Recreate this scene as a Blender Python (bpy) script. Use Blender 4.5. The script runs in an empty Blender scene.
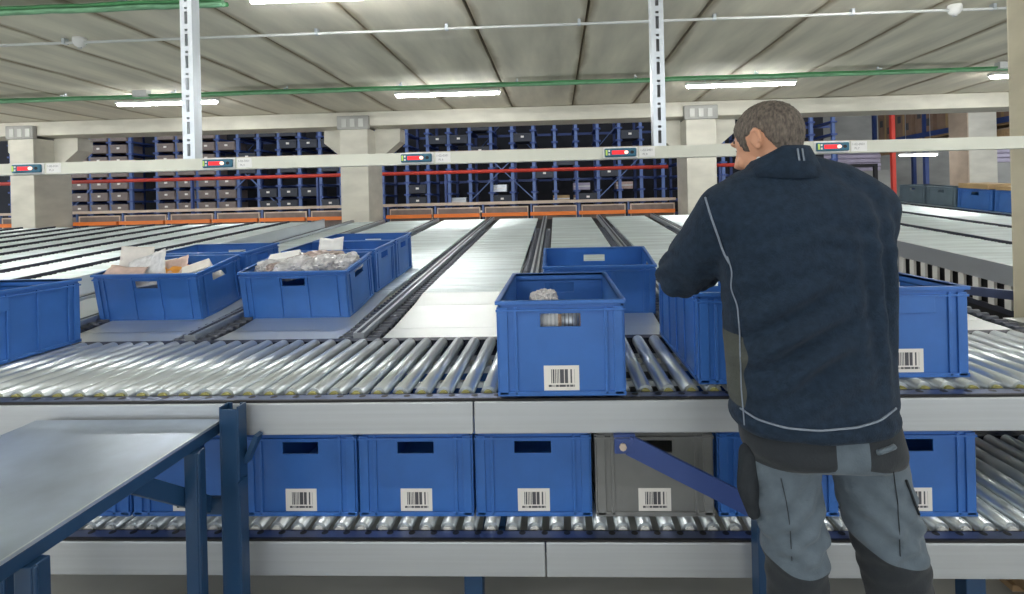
import bpy, bmesh, math, random
from mathutils import Vector, Matrix, noise
from mathutils.bvhtree import BVHTree
random.seed(7)
S = bpy.context.scene
COL = S.collection
# ---------------------------------------------------------------- camera
YAW, ROLL, FPX, PPX, PPY, CAMZ = math.radians(2.3), math.radians(1.34), 525.0, 535.5, 204.4, 1.48
_f = Vector((-math.sin(YAW), math.cos(YAW), 0)); _r = Vector((math.cos(YAW), math.sin(YAW), 0)); _d = _f.cross(_r)
R2 = _r*math.cos(ROLL) + _d*math.sin(ROLL); D2 = _d*math.cos(ROLL) - _r*math.sin(ROLL)
cam = bpy.data.cameras.new('camera'); camo = bpy.data.objects.new('camera', cam); COL.objects.link(camo)
camo.matrix_world = Matrix(((R2.x, -D2.x, -_f.x, 0), (R2.y, -D2.y, -_f.y, 0), (R2.z, -D2.z, -_f.z, CAMZ), (0, 0, 0, 1)))
cam.sensor_width = 36; cam.sensor_fit = 'HORIZONTAL'; cam.lens = FPX*36/1024
cam.shift_x = -(PPX-512)/1024; cam.shift_y = (PPY-297)/1024; cam.clip_start = .05; cam.clip_end = 200
S.camera = camo
def pix_ray(u, v): return (_f + R2*((u-PPX)/FPX) + D2*((v-PPY)/FPX))
# ---------------------------------------------------------------- world and exposure
w = bpy.data.worlds.new('world'); S.world = w; w.use_nodes = True
w.node_tree.nodes['Background'].inputs[0].default_value = (.90, .95, 1, 1)
w.node_tree.nodes['Background'].inputs[1].default_value = 1.25
S.view_settings.view_transform = 'Standard'; S.view_settings.look = 'None'; S.view_settings.gamma = 1
S.view_settings.use_curve_mapping = False; S.view_settings.exposure = 0.42
TUBE_POWER = 60.0
# ---------------------------------------------------------------- materials
M = {}
def mat(name, col, rough=.5, metal=0., amp=0., scale=(6, 6, 6), bump=0., bscale=None, col2=None, spec=.5, trans=0., emit=0., detail=4., sheen=0.):
    m = bpy.data.materials.new(name); m.use_nodes = True; nt = m.node_tree; b = nt.nodes['Principled BSDF']
    b.inputs['Base Color'].default_value = (*col, 1); b.inputs['Roughness'].default_value = rough; b.inputs['Metallic'].default_value = metal
    b.inputs['Specular IOR Level'].default_value = spec; b.inputs['Transmission Weight'].default_value = trans
    b.inputs['Sheen Weight'].default_value = sheen
    if emit: b.inputs['Emission Color'].default_value = (*col, 1); b.inputs['Emission Strength'].default_value = emit
    if amp or bump or col2:
        tc = nt.nodes.new('ShaderNodeTexCoord'); mp = nt.nodes.new('ShaderNodeMapping'); nz = nt.nodes.new('ShaderNodeTexNoise')
        mp.inputs['Scale'].default_value = scale; nz.inputs['Scale'].default_value = 1; nz.inputs['Detail'].default_value = detail
        nt.links.new(tc.outputs['Object'], mp.inputs[0]); nt.links.new(mp.outputs[0], nz.inputs['Vector'])
        if amp or col2:
            rp = nt.nodes.new('ShaderNodeValToRGB'); rp.color_ramp.elements[0].position = .3; rp.color_ramp.elements[1].position = .7
            c2 = col2 or tuple(min(1, c*(1+amp)) for c in col); c1 = tuple(c*(1-amp) for c in col)
            rp.color_ramp.elements[0].color = (*c1, 1); rp.color_ramp.elements[1].color = (*c2, 1)
            nt.links.new(nz.outputs[0], rp.inputs[0]); nt.links.new(rp.outputs[0], b.inputs['Base Color'])
        if bump:
            src = nz
            if bscale:
                mp2 = nt.nodes.new('ShaderNodeMapping'); src = nt.nodes.new('ShaderNodeTexNoise'); mp2.inputs['Scale'].default_value = bscale
                src.inputs['Scale'].default_value = 1; src.inputs['Detail'].default_value = 3
                nt.links.new(tc.outputs['Object'], mp2.inputs[0]); nt.links.new(mp2.outputs[0], src.inputs['Vector'])
            bp = nt.nodes.new('ShaderNodeBump'); bp.inputs['Strength'].default_value = bump; bp.inputs['Distance'].default_value = .01
            nt.links.new(src.outputs[0], bp.inputs['Height']); nt.links.new(bp.outputs[0], b.inputs['Normal'])
    M[name] = m; return m
mat('floor', (.45, .45, .42), .45, 0, .25, (1.2, 1.2, 1), .05)
mat('ceiling', (.74, .70, .585), .85, 0, .20, (3.2, .5, 2), .1, (30, 4, 10), detail=8)
mat('ceiling_joint', (.16, .12, .07), .9, 0, .5, (3, .8, 1))
mat('concrete', (.62, .60, .52), .8, 0, .12, (2, 2, 5), .1, (20, 20, 20), detail=7)
mat('concrete_cool', (.55, .56, .53), .8, 0, .15, (2, 2, 3), .1, (20, 20, 20), detail=7)
mat('pillar', (.60, .545, .40), .8, 0, .14, (3, 3, 5), .15, (14, 14, 14), detail=8)
mat('wall_grey', (.36, .36, .34), .85, 0, .2, (1, 1, 2))
mat('dark_fill', (.02, .022, .03), .9, 0, .3, (2, 2, 2))
mat('zinc', (.70, .76, .80), .34, .82, .02, (5, 5, 5))
mat('bed_zinc', (.76, .84, .86), .34, .6, .16, (1.4, 14, 6))
mat('bed_plate', (.66, .69, .69), .36, .75, .06, (3, 3, 3))
mat('steel_rail', (.62, .66, .70), .38, .85, .06, (6, 2, 6))
mat('alu_panel', (.51, .54, .57), .42, .55, .05, (1.2, 3, 90), .03, (1, 1, 160))
mat('table_steel', (.48, .55, .65), .34, .85, .20, (5, 5, 5), .02, (6, 6, 6), detail=8)
mat('dark_rail', (.045, .05, .075), .45, .5)
mat('ledge_blue', (.12, .15, .26), .38, .7, .15, (6, 6, 6))
mat('black', (.008, .008, .01), .6)
mat('rubber', (.03, .03, .035), .6)
mat('wheel_grey', (.10, .11, .14), .35, .4)
mat('cap_yellow', (.36, .34, .12), .5)
mat('cap_white', (.75, .75, .72), .5)
mat('blue_paint', (.014, .052, .125), .38, 0, .12, (7, 7, 3))
mat('rack_blue', (.035, .07, .24), .45, 0, .1)
mat('rack_blue_light', (.10, .16, .36), .45)
mat('bin_blue', (.038, .145, .46), .36, 0, .10, (7, 7, 7), .02, (40, 40, 40))
mat('bin_grey', (.20, .205, .20), .42, 0, .10, (7, 7, 7))
mat('bin_slate', (.12, .17, .21), .45, 0, .10, (7, 7, 7))
mat('bin_brown', (.20, .16, .145), .6, 0, .2, (6, 6, 6))
mat('bin_dark', (.035, .04, .055), .6, 0, .2, (6, 6, 6))
mat('white_paint', (.80, .80, .78), .5)
mat('rail_white', (.66, .67, .58), .45, 0, .05)
mat('galv', (.66, .71, .76), .35, .75, .08, (20, 20, 3))
mat('green_cable', (.06, .26, .09), .5, 0, .3, (4, 30, 30))
mat('green_tray', (.20, .42, .24), .5, .2, .25, (8, 30, 30))
mat('conduit', (.62, .63, .62), .45)
mat('orange', (.80, .20, .03), .5)
mat('red', (.62, .05, .03), .5)
mat('beige_beam', (.56, .46, .38), .6, 0, .1)
mat('tube', (1, 1, .98), .5, emit=TUBE_POWER)
mat('cardboard', (.50, .34, .17), .8, 0, .12, (6, 6, 6))
mat('cardboard_brown', (.33, .22, .155), .8, 0, .16, (3, 3, 3))
mat('lavender', (.50, .45, .58), .5, 0, .18, (3, 3, 14))
mat('wood', (.42, .28, .15), .75, 0, .2, (2, 20, 20))
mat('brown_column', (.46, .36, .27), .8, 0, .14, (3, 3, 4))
mat('paper', (.78, .74, .68), .7, 0, .06, (30, 30, 30))
mat('paper_pink', (.62, .46, .40), .7, 0, .2, (16, 16, 16))
mat('paper_orange', (.75, .33, .05), .6, 0, .2, (20, 20, 20))
mat('bubble', (.72, .72, .72), .25, 0, .16, (40, 40, 40), .5, (70, 70, 70))
mat('bag_plastic', (.60, .59, .60), .16, 0, .42, (14, 14, 14), .4, (30, 30, 30), trans=.15, detail=8)
mat('bag_brown', (.34, .27, .25), .2, 0, .5, (18, 18, 18), .4, (30, 30, 30), detail=8)
mat('screen_blue', (.015, .12, .20), .35)
mat('screen_red', (.65, .01, .015), .4, emit=.9)
mat('led', (1, .55, .42), .4, emit=1.2)
mat('key_green', (.55, .75, .15), .5)
mat('ink', (.10, .10, .11), .7)
mat('ink_soft', (.25, .25, .26), .7)
mat('skin', (.61, .31, .19), .5, 0, .07, (20, 20, 20), .05, (120, 120, 120))
mat('ear_skin', (.58, .28, .19), .5)
mat('hair', (.125, .103, .085), .75, 0, .6, (160, 160, 60), .7, (300, 300, 90), detail=6)
mat('jacket', (.015, .028, .049), .95, 0, .25, (60, 60, 60), .3, (240, 240, 240), sheen=.04, spec=.2)
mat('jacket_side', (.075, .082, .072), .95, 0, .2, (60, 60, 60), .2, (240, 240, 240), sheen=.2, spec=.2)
mat('piping', (.21, .25, .31), .8)
mat('trouser_grey', (.105, .135, .165), .9, 0, .10, (30, 30, 30), .15, (260, 260, 260), sheen=.1, spec=.2)
mat('trouser_dark', (.026, .031, .037), .9, 0, .15, (30, 30, 30), .15, (260, 260, 260), spec=.2)
mat('boot', (.03, .026, .022), .6)
mat('eye_white', (.8, .8, .78), .3); mat('iris', (.08, .05, .03), .2); mat('lip', (.42, .19, .15), .5)
def barcode_mat():
    m = bpy.data.materials.new('barcode'); m.use_nodes = True; nt = m.node_tree; b = nt.nodes['Principled BSDF']; b.inputs['Roughness'].default_value = .5
    def nd(op, a, bb=None):
        n = nt.nodes.new('ShaderNodeMath'); n.operation = op
        for i, s in enumerate((a, bb)):
            if s is None: continue
            if isinstance(s, (int, float)): n.inputs[i].default_value = s
            else: nt.links.new(s, n.inputs[i])
        return n.outputs[0]
    tc = nt.nodes.new('ShaderNodeTexCoord'); sp = nt.nodes.new('ShaderNodeSeparateXYZ'); nt.links.new(tc.outputs['Generated'], sp.inputs[0])
    x, z = sp.outputs[0], sp.outputs[2]
    wn = nt.nodes.new('ShaderNodeTexWhiteNoise'); wn.noise_dimensions = '1D'; nt.links.new(nd('FLOOR', nd('MULTIPLY', x, 44.)), wn.inputs['W'])
    bar = nd('LESS_THAN', wn.outputs[0], .52)
    ins = nd('MULTIPLY', nd('GREATER_THAN', x, .13), nd('LESS_THAN', x, .87))
    zb = nd('MULTIPLY', nd('GREATER_THAN', z, .29), nd('LESS_THAN', z, .85))
    wn2 = nt.nodes.new('ShaderNodeTexWhiteNoise'); wn2.noise_dimensions = '1D'; nt.links.new(nd('FLOOR', nd('MULTIPLY', x, 60.)), wn2.inputs['W'])
    txt = nd('MULTIPLY', nd('MULTIPLY', nd('GREATER_THAN', z, .14), nd('LESS_THAN', z, .23)), nd('LESS_THAN', wn2.outputs[0], .75))
    k = nd('MULTIPLY', ins, nd('MAXIMUM', nd('MULTIPLY', bar, zb), txt))
    mx = nt.nodes.new('ShaderNodeMix'); mx.data_type = 'RGBA'; nt.links.new(k, mx.inputs[0])
    mx.inputs[6].default_value = (.80, .77, .72, 1); mx.inputs[7].default_value = (.08, .08, .09, 1)
    nt.links.new(mx.outputs[2], b.inputs['Base Color']); M['barcode'] = m
barcode_mat()
def joint_stain():
    nt = M['ceiling'].node_tree; b = nt.nodes['Principled BSDF']; src = b.inputs['Base Color'].links[0].from_socket
    def nd(op, a, bb=None):
        n = nt.nodes.new('ShaderNodeMath'); n.operation = op
        for i, q in enumerate((a, bb)):
            if q is None: continue
            if isinstance(q, (int, float)): n.inputs[i].default_value = q
            else: nt.links.new(q, n.inputs[i])
        return n.outputs[0]
    tc = nt.nodes.new('ShaderNodeTexCoord'); sp = nt.nodes.new('ShaderNodeSeparateXYZ'); nt.links.new(tc.outputs['Object'], sp.inputs[0])
    nz = nt.nodes.new('ShaderNodeTexNoise'); nz.inputs['Scale'].default_value = .9; nz.inputs['Detail'].default_value = 5; nt.links.new(tc.outputs['Object'], nz.inputs['Vector'])
    e = nd('ABSOLUTE', nd('SUBTRACT', sp.outputs[0], .53)); wd = nd('ADD', .34, nd('MULTIPLY', nz.outputs[0], .22))
    k = nd('MULTIPLY', nd('MINIMUM', nd('MAXIMUM', nd('MULTIPLY', nd('SUBTRACT', e, wd), 16.), 0.), 1.), .75)
    mx = nt.nodes.new('ShaderNodeMix'); mx.data_type = 'RGBA'; nt.links.new(k, mx.inputs[0]); nt.links.new(src, mx.inputs[6]); mx.inputs[7].default_value = (.30, .24, .15, 1)
    nt.links.new(mx.outputs[2], b.inputs['Base Color'])
joint_stain()
def patch_mat(name, m1, m2):
    m = M[m1].copy(); m.name = name; nt = m.node_tree; b = nt.nodes['Principled BSDF']; src = b.inputs['Base Color'].links[0].from_socket
    at = nt.nodes.new('ShaderNodeAttribute'); at.attribute_name = 'patch'
    g = nt.nodes.new('ShaderNodeMath'); g.operation = 'GREATER_THAN'; g.inputs[1].default_value = 0; nt.links.new(at.outputs['Fac'], g.inputs[0])
    mx = nt.nodes.new('ShaderNodeMix'); mx.data_type = 'RGBA'; nt.links.new(g.outputs[0], mx.inputs[0]); nt.links.new(src, mx.inputs[6])
    mx.inputs[7].default_value = M[m2].node_tree.nodes['Principled BSDF'].inputs['Base Color'].default_value
    nt.links.new(mx.outputs[2], b.inputs['Base Color']); M[name] = m
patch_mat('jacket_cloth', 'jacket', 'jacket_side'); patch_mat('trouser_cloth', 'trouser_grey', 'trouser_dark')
# ---------------------------------------------------------------- mesh helpers
class MB:
    def __init__(s): s.v = []; s.f = []; s.mi = []; s.sm = []
    def add(s, vs, fs, mi=0, smooth=False):
        o = len(s.v); s.v += [tuple(p) for p in vs]
        for f in fs: s.f.append(tuple(i+o for i in f)); s.mi.append(mi); s.sm.append(smooth)
        return s
    def box(s, x0, x1, y0, y1, z0, z1, mi=0):
        vs = [(x, y, z) for z in (z0, z1) for y in (y0, y1) for x in (x0, x1)]
        return s.add(vs, [(0, 2, 3, 1), (4, 5, 7, 6), (0, 1, 5, 4), (2, 6, 7, 3), (0, 4, 6, 2), (1, 3, 7, 5)], mi)
    def obox(s, M4, x0, x1, y0, y1, z0, z1, mi=0):
        o = len(s.v); s.box(x0, x1, y0, y1, z0, z1, mi)
        for i in range(o, len(s.v)): s.v[i] = tuple(M4 @ Vector(s.v[i]))
        return s
    def tube(s, pts, rad, n=8, mi=0, cap=True, capmi=None, smooth=True):
        pts = [Vector(p) for p in pts]; k = len(pts)
        rads = rad if isinstance(rad, (list, tuple)) else [rad]*k
        vs = []; fs = []; up = None
        for i, p in enumerate(pts):
            t = (pts[min(i+1, k-1)]-pts[max(i-1, 0)]).normalized()
            if up is None: up = Vector((0, 0, 1)) if abs(t.z) < .9 else Vector((1, 0, 0))
            a = t.cross(up)
            if a.length < 1e-4: a = t.orthogonal()
            a.normalize(); b = a.cross(t).normalized(); up = b
            for j in range(n):
                q = 2*math.pi*j/n; vs.append(p+(a*math.cos(q)+b*math.sin(q))*rads[i])
        for i in range(k-1):
            for j in range(n): fs.append((i*n+j, i*n+(j+1) % n, (i+1)*n+(j+1) % n, (i+1)*n+j))
        o = len(s.v); s.add(vs, fs, mi, smooth)
        if cap:
            for c, rev in ((0, False), ((k-1)*n, True)):
                f = [o+c+j for j in range(n)]; s.f.append(tuple(f if rev else f[::-1])); s.mi.append(mi if capmi is None else capmi); s.sm.append(False)
        return s
    def bar(s, p0, p1, w, h, mi=0, up=(0, 0, 1)):
        p0, p1 = Vector(p0), Vector(p1); t = (p1-p0).normalized(); a = t.cross(Vector(up))
        if a.length < 1e-4: a = t.orthogonal()
        a.normalize(); b = a.cross(t)
        vs = [p+a*(w/2*i)+b*(h/2*j) for p in (p0, p1) for (i, j) in ((-1, -1), (1, -1), (1, 1), (-1, 1))]
        return s.add(vs, [(0, 1, 2, 3), (7, 6, 5, 4), (0, 4, 5, 1), (1, 5, 6, 2), (2, 6, 7, 3), (3, 7, 4, 0)], mi)
    def prism(s, poly, axis, a0, a1, mi=0):
        n = len(poly); vs = []
        for a in (a0, a1):
            for (p, q) in poly: vs.append({'x': (a, p, q), 'y': (p, a, q), 'z': (p, q, a)}[axis])
        return s.add(vs, [tuple(range(n)), tuple(range(2*n-1, n-1, -1))] + [(i, i+n, (i+1) % n+n, (i+1) % n) for i in range(n)], mi)
    def ell(s, c, r, n=20, m=12, mi=0, rot=None):
        vs = []; fs = []; c = Vector(c)
        for i in range(m+1):
            th = math.pi*i/m
            for j in range(n):
                ph = 2*math.pi*j/n; p = Vector((r[0]*math.sin(th)*math.cos(ph), r[1]*math.sin(th)*math.sin(ph), r[2]*math.cos(th)))
                vs.append(c+(rot @ p if rot else p))
        for i in range(m):
            for j in range(n): fs.append((i*n+j, (i+1)*n+j, (i+1)*n+(j+1) % n, i*n+(j+1) % n))
        return s.add(vs, fs, mi, True)
    def mesh(s, name, mats, fix=True):
        me = bpy.data.meshes.new(name); me.from_pydata(s.v, [], s.f)
        for m in mats: me.materials.append(M[m])
        me.polygons.foreach_set('material_index', s.mi); me.polygons.foreach_set('use_smooth', s.sm)
        if fix:
            bm = bmesh.new(); bm.from_mesh(me); bmesh.ops.recalc_face_normals(bm, faces=bm.faces); bm.to_mesh(me); bm.free()
        me.update(); return me
    def build(s, name, mats, parent=None, bevel=0, **kw):
        mats = [mats] if isinstance(mats, str) else mats
        return link(name, s.mesh(name, mats), parent, bevel, **kw)
def link(name, me, parent=None, bevel=0, loc=None, stuff=False):
    o = bpy.data.objects.new(name, me); COL.objects.link(o)
    if parent is not None: o.parent = parent
    if loc is not None: o.location = loc
    if bevel:
        b = o.modifiers.new('bevel', 'BEVEL'); b.width = bevel; b.segments = 2; b.limit_method = 'ANGLE'; b.angle_limit = math.radians(50)
    if stuff: o['kind'] = 'stuff'
    return o
def tag(o, label, cat, group=None):
    o['label'] = label; o['category'] = cat
    if group: o['group'] = group
    return o
def thing(name, label, cat, loc=(0, 0, 0), rotz=0, group=None):
    o = bpy.data.objects.new(name, None); COL.objects.link(o); o.empty_display_size = .05
    o.location = loc; o.rotation_euler = (0, 0, rotz); return tag(o, label, cat, group)
def struct(o, label=None):
    o['kind'] = 'structure'
    if label: o['label'] = label
    return o
def copy_tree(o, parent=None):
    kids = list(o.children); c = o.copy(); COL.objects.link(c); c.parent = parent
    for k in kids: copy_tree(k, c)
    return c

# ================================================================ THE SETTING
ZC = 3.21
struct(MB().box(-26, 26, -7, 20, -.1, 0).build('floor', 'floor'))
ceil = struct(MB().box(-13.5, 13.2, -6.5, 9.75, ZC+.045, ZC+.3).build('ceiling', 'ceiling_joint'))
pk = {}
for i in range(-12, 13):                                    # precast planks with recessed joints
    x0 = -.74+1.06*i
    if 'm' not in pk: pk['m'] = MB().box(.012, 1.048, -6.5, 9.7, 0, .05).mesh('plank', ['ceiling'])
    p = link('plank', pk['m'], ceil, .006, loc=(x0, 0, ZC+random.uniform(-.004, .004)))
struct(MB().box(-13, 13, 9.2, 9.75, 2.945, ZC-.012).build('concrete_beam', 'concrete', bevel=.01), 'long pale concrete beam over the columns')
struct(MB().box(-26, 26, 19.5, 19.8, 0, 8).build('wall_back', 'wall_grey'))
struct(MB().box(-26, 26, 9.8, 20, 7.8, 8).build('ceiling', 'wall_grey'), 'high ceiling of the rack hall behind the beam')
def column(x0, x1, label):
    c = struct(MB().box(x0, x1, 9.15, 9.9, 0, 2.9).build('concrete_column', 'concrete', bevel=.012), label)
    MB().box(x0-.03, x1+.03, 9.11, 9.2, 2.88, 3.12).build('head_block', 'wall_grey', c, bevel=.01)
    for s in (-1, 1):
        e = x1 if s > 0 else x0
        MB().prism([(e, 2.42), (e, 2.94), (e+s*.46, 2.94), (e+s*.46, 2.70), (e+s*.12, 2.42)], 'y', 9.55, 9.88).build('corbel', 'concrete', c)
    for k in range(3):
        MB().box(x0+.06+k*.15, x0+.14+k*.15, 9.095, 9.11, 2.92, 3.06).build('cleat', 'concrete_cool', c)
column(-9.91, -9.46, 'pale concrete column at the left edge')
column(-3.81, -3.31, 'pale concrete column in the middle left')
column(2.26, 2.77, "pale concrete column behind the worker's head")
# right foreground pillar
struct(MB().box(2.295, 2.80, 2.43, 2.76, 0, ZC).build('concrete_column', 'pillar', bevel=.02), 'rough yellowish concrete pillar at the right edge')
# far right: low wall, columns
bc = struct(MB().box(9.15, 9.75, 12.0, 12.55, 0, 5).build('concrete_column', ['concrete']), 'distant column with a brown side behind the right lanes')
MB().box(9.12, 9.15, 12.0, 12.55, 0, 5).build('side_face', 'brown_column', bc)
struct(MB().box(11.7, 17, 15.2, 15.5, 0, 2.35).build('wall_right', 'wall_grey'), 'low grey concrete wall far right')
struct(MB().box(7.0, 9.95, 16.0, 16.3, 0, 2.25).build('wall_right', 'wall_grey'), 'low grey concrete wall with a dark doorway')
# ================================================================ CEILING SERVICES
lp = thing('tube_light', 'x', 'ceiling light', (0, 0, 0), 0, 'ceiling tube lights')
MB().box(-.77, .77, -.05, .05, .012, .05).build('housing', 'white_paint', lp)
MB().tube([(-.75, 0, 0), (.75, 0, 0)], .026, 8).build('tube', 'tube', lp)
for s in (-.5, .5): MB().tube([(s, 0, .05), (s, 0, .10)], .008, 6).build('hanger', 'galv', lp)
LR = [(-5.76, 7.6, 'glowing tube light behind the left hanging strut'), (-1.55, 7.6, 'glowing tube light above the middle of the racks'),
      (2.66, 7.6, "glowing tube light above the worker's head"), (6.87, 7.6, 'glowing tube light cut off by the right pillar'),
      (-1.58, 3.99, 'glowing tube light cropped by the top edge of the picture')]
for x in (-5.8, 2.65, 6.9): LR.append((x, 3.93, 'glowing tube light overhead out of the picture'))
for y in (.2, -3.5):
    for x in (-9.9, -5.8, -1.58, 2.65, 6.9): LR.append((x, y, 'glowing tube light overhead out of the picture'))
LR.append((-9.95, 7.6, 'glowing tube light overhead out of the picture')); LR.append((-9.95, 3.93, 'glowing tube light overhead out of the picture'))
for i, (x, y, l) in enumerate(LR):
    o = lp if i == 0 else copy_tree(lp); o.location = (x, y, 3.115); o['label'] = l
# small tube light far right rear and unseen tubes added to light the rack hall
for (x, y, z, l) in ((8.86, 13.2, 2.47, 'small distant tube light beside the brown column'), (-7, 11.0, 7.69, 'unseen tube added high up to light the rack hall'), (-.5, 11.0, 7.69, 'unseen tube added high up to light the rack hall'), (6, 11.0, 7.69, 'unseen tube added high up to light the rack hall')):
    o = copy_tree(lp); o.location = (x, y, z); o['label'] = l
    if z < 3:
        o.scale = (.58, 1, 1)
        for q in (-.5, .5): MB().tube([(q, 0, .10), (q, 0, 7.8-z)], .008, 6).build('hanger_rod', 'galv', o)
def tray(y, z, x0, x1, label):
    t = thing('cable_run', label, 'cable run', (0, y, z))
    for k, (dy, dz, r, m) in enumerate(((0, 0, .028, 'green_tray'), (.05, .012, .018, 'green_cable'), (-.045, .014, .014, 'green_cable'))):
        pts = [(x0+(x1-x0)*i/40, dy, dz+.012*noise.noise(Vector((i*.6, k*3.1, y)))) for i in range(41)]
        MB().tube(pts, r, 7).build('cable', m, t)
    for i in range(int((x1-x0)/1.6)):
        x = x0+.8+1.6*i; MB().box(x-.015, x+.015, -.07, .07, .03, .045).box(x-.008, x+.008, -.01, .01, .04, ZC-z-.008).build('clip', 'galv', t)
    return t
tb = tray(7.15, 3.12, -12.5, 8.5, 'green cable run crossing the ceiling in front of the tube lights')
for x in (-5.75, -.1+6.0): MB().box(x-.1, x+.1, -.09, .0, -.01, .075).build('junction_box', 'conduit', tb)
tray(4.06, 3.13, -9, -2.6, 'green cable run at the top left corner')
cd = thing('conduit', 'thin white conduit crossing the ceiling nearest the camera', 'conduit', (0, 4.93, 3.16))
MB().tube([(-9+i*.5, 0, .006*noise.noise(Vector((i*.7, 0, 0)))) for i in range(37)], .014, 8).build('pipe', 'conduit', cd)
for i in range(14): MB().box(-8.5+1.25*i-.014, -8.5+1.25*i+.014, -.024, .024, -.012, ZC-3.16-.008).build('clip', 'galv', cd)
for x, l in ((-4.60, 'round white smoke detector on the conduit at upper left'), (3.66, 'round white smoke detector on the conduit at upper right')):
    t = thing('smoke_detector', l, 'smoke detector', (x, 4.93, 3.16), 0, 'smoke detectors')
    MB().tube([(0, 0, .045), (0, 0, .02), (0, 0, .0), (0, 0, -.035), (0, 0, -.05)], [.056, .06, .058, .04, .015], 18).build('housing', 'white_paint', t)
    MB().tube([(0, 0, -.05), (0, 0, -.058)], .018, 12).build('sensor_tip', 'conduit', t)

# ================================================================ BINS
def make_bin(w, l, h, m, hf=True, hs=False, panel=False, label=True, name='plastic_tote', mid=False):
    """open plastic tote, base centre at origin; short or long face towards -Y"""
    t = thing(name, 'x', 'bin')
    b = MB(); i = .010; th = .007; X, Y = w/2-i, l/2-i; hz0, hz1, hw = h-.082, h-.042, .062
    def wall(horizontal, c, hole):
        A = X if horizontal else Y; c2 = c-th*math.copysign(1, c)
        us = [-A, -hw, hw, A] if hole else [-A, A]; zs = [0, hz0, hz1, h] if hole else [0, h]; nu, nz = len(us), len(zs)
        vs = [((u, q, z) if horizontal else (q, u, z)) for q in (c, c2) for z in zs for u in us]; N = nu*nz
        cells = {(a, k) for k in range(nz-1) for a in range(nu-1)} - ({(1, 1)} if hole else set()); fs = []
        for (a, k) in cells:
            q = k*nu+a; fs += [(q, q+1, q+1+nu, q+nu), (N+q, N+q+nu, N+q+1+nu, N+q+1)]
            for (da, dk, e0, e1) in ((-1, 0, q, q+nu), (1, 0, q+1, q+1+nu), (0, -1, q, q+1), (0, 1, q+nu, q+nu+1)):
                if (a+da, k+dk) not in cells: fs.append((e0, e1, N+e1, N+e0))
        b.add(vs, fs)
    wall(True, -Y, hf); wall(True, Y, hf); wall(False, -X, hs); wall(False, X, hs)
    b.box(-X, X, -Y, Y, 0, .008)
    for s in (-1, 1):                                  # ribs and corner posts standing proud of the walls
        for q in (-1, 1):
            b.box(s*X-.028*(s > 0), s*X+.028*(s < 0), q*(Y+.006) if q < 0 else Y, Y+.006 if q > 0 else -Y, .004, h-.02)
            b.box(s*(X+.006) if s < 0 else X, X+.006 if s > 0 else -X, q*Y-.028*(q > 0), q*Y+.028*(q < 0), .004, h-.02)
            xr = s*(X-.052); b.box(xr-.005, xr+.005, q*(Y+.006) if q < 0 else Y, Y+.006 if q > 0 else -Y, .004, h-.02)
            yr = s*(Y-.052); b.box(q*(X+.006) if q < 0 else X, X+.006 if q > 0 else -X, yr-.005, yr+.005, .004, h-.02)
            if mid:
                xm = s*.075; b.box(xm-.005, xm+.005, q*(Y+.006) if q < 0 else Y, Y+.006 if q > 0 else -Y, .004, h-.02)
        if not hs:
            for k in (-.33, 0, .33):
                b.box(s*(X+.006) if s < 0 else X, X+.006 if s > 0 else -X, k*Y*1.2-.006, k*Y*1.2+.006, .004, h-.02)
    if panel:
        for q in (-1, 1):
            b.box(-.09, .09, q*(Y+.008) if q < 0 else Y, Y+.008 if q > 0 else -Y, h-.085, h-.03)
            b.box(q*(X+.008) if q < 0 else X, X+.008 if q > 0 else -X, -.14, .0, h-.085, h-.03)
    bd = b.build('body', m, t, bevel=.0015)
    r = MB(); o = .0
    for (z0, z1, e) in ((h-.012, h, .0), (h-.034, h-.026, .002)):
        r.box(-w/2+e, w/2-e, -l/2+e, -l/2+.017, z0, z1); r.box(-w/2+e, w/2-e, l/2-.017, l/2-e, z0, z1)
        r.box(-w/2+e, -w/2+.017, -l/2+.017, l/2-.017, z0, z1); r.box(w/2-.017, w/2-e, -l/2+.017, l/2-.017, z0, z1)
    r.build('rim', m, t, bevel=.002)
    e = .004
    MB().box(-w/2+e, w/2-e, -l/2+e, -l/2+.011, .0, .014).box(-w/2+e, w/2-e, l/2-.011, l/2-e, .0, .014).box(-w/2+e, -w/2+.011, -l/2+.011, l/2-.011, 0, .014).box(w/2-.011, w/2-e, -l/2+.011, l/2-.011, 0, .014).build('base_rim', m, t, bevel=.002)
    if label:
        MB().box(-.054, .054, -l/2+.0085, -l/2+.0105, .016, .092).build('barcode_label', 'barcode', bd)
    return t
BW, BL, BH = .40, .655, .293
proto = {}
def put_bin(kind, loc, label, group, rot=(0, 0, 0)):
    spec = {'tote': dict(w=BW, l=BL, h=BH, m='bin_blue'), 'tote_panel': dict(w=BW, l=BL, h=BH, m='bin_blue', hf=False, panel=True),
            'tote_grey': dict(w=BW, l=BL, h=BH, m='bin_grey'), 'lane': dict(w=.595, l=.40, h=.27, m='bin_blue', hs=True, label=False, mid=True),
            'far_blue': dict(w=.40, l=.60, h=.27, m='bin_blue', hf=True, hs=True, label=False), 'far_grey': dict(w=.40, l=.60, h=.27, m='bin_slate', hs=True, label=False)}[kind]
    if kind not in proto: o = proto[kind] = make_bin(**spec)
    else: o = copy_tree(proto[kind])
    o.location = loc; o.rotation_euler = rot; tag(o, label, 'bin', group); return o
ZU, ZL = .893, .430                # roller tops
# upper conveyor
put_bin('tote_panel', (-2.415, 2.03, ZU), 'blue tote cut off at the left edge on the upper rollers', 'blue totes on the upper conveyor')
MID = put_bin('tote', (.003, 1.60+BL/2, ZU), 'blue tote with an open top overhanging the middle of the upper conveyor', 'blue totes on the upper conveyor')
put_bin('tote', (.637, 1.69+BL/2, ZU), "blue tote under the worker's raised left arm", 'blue totes on the upper conveyor')
put_bin('tote_panel', (1.118, 1.735+BL/2, ZU), 'blue tote on the upper conveyor just right of the worker', 'blue totes on the upper conveyor')
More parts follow.
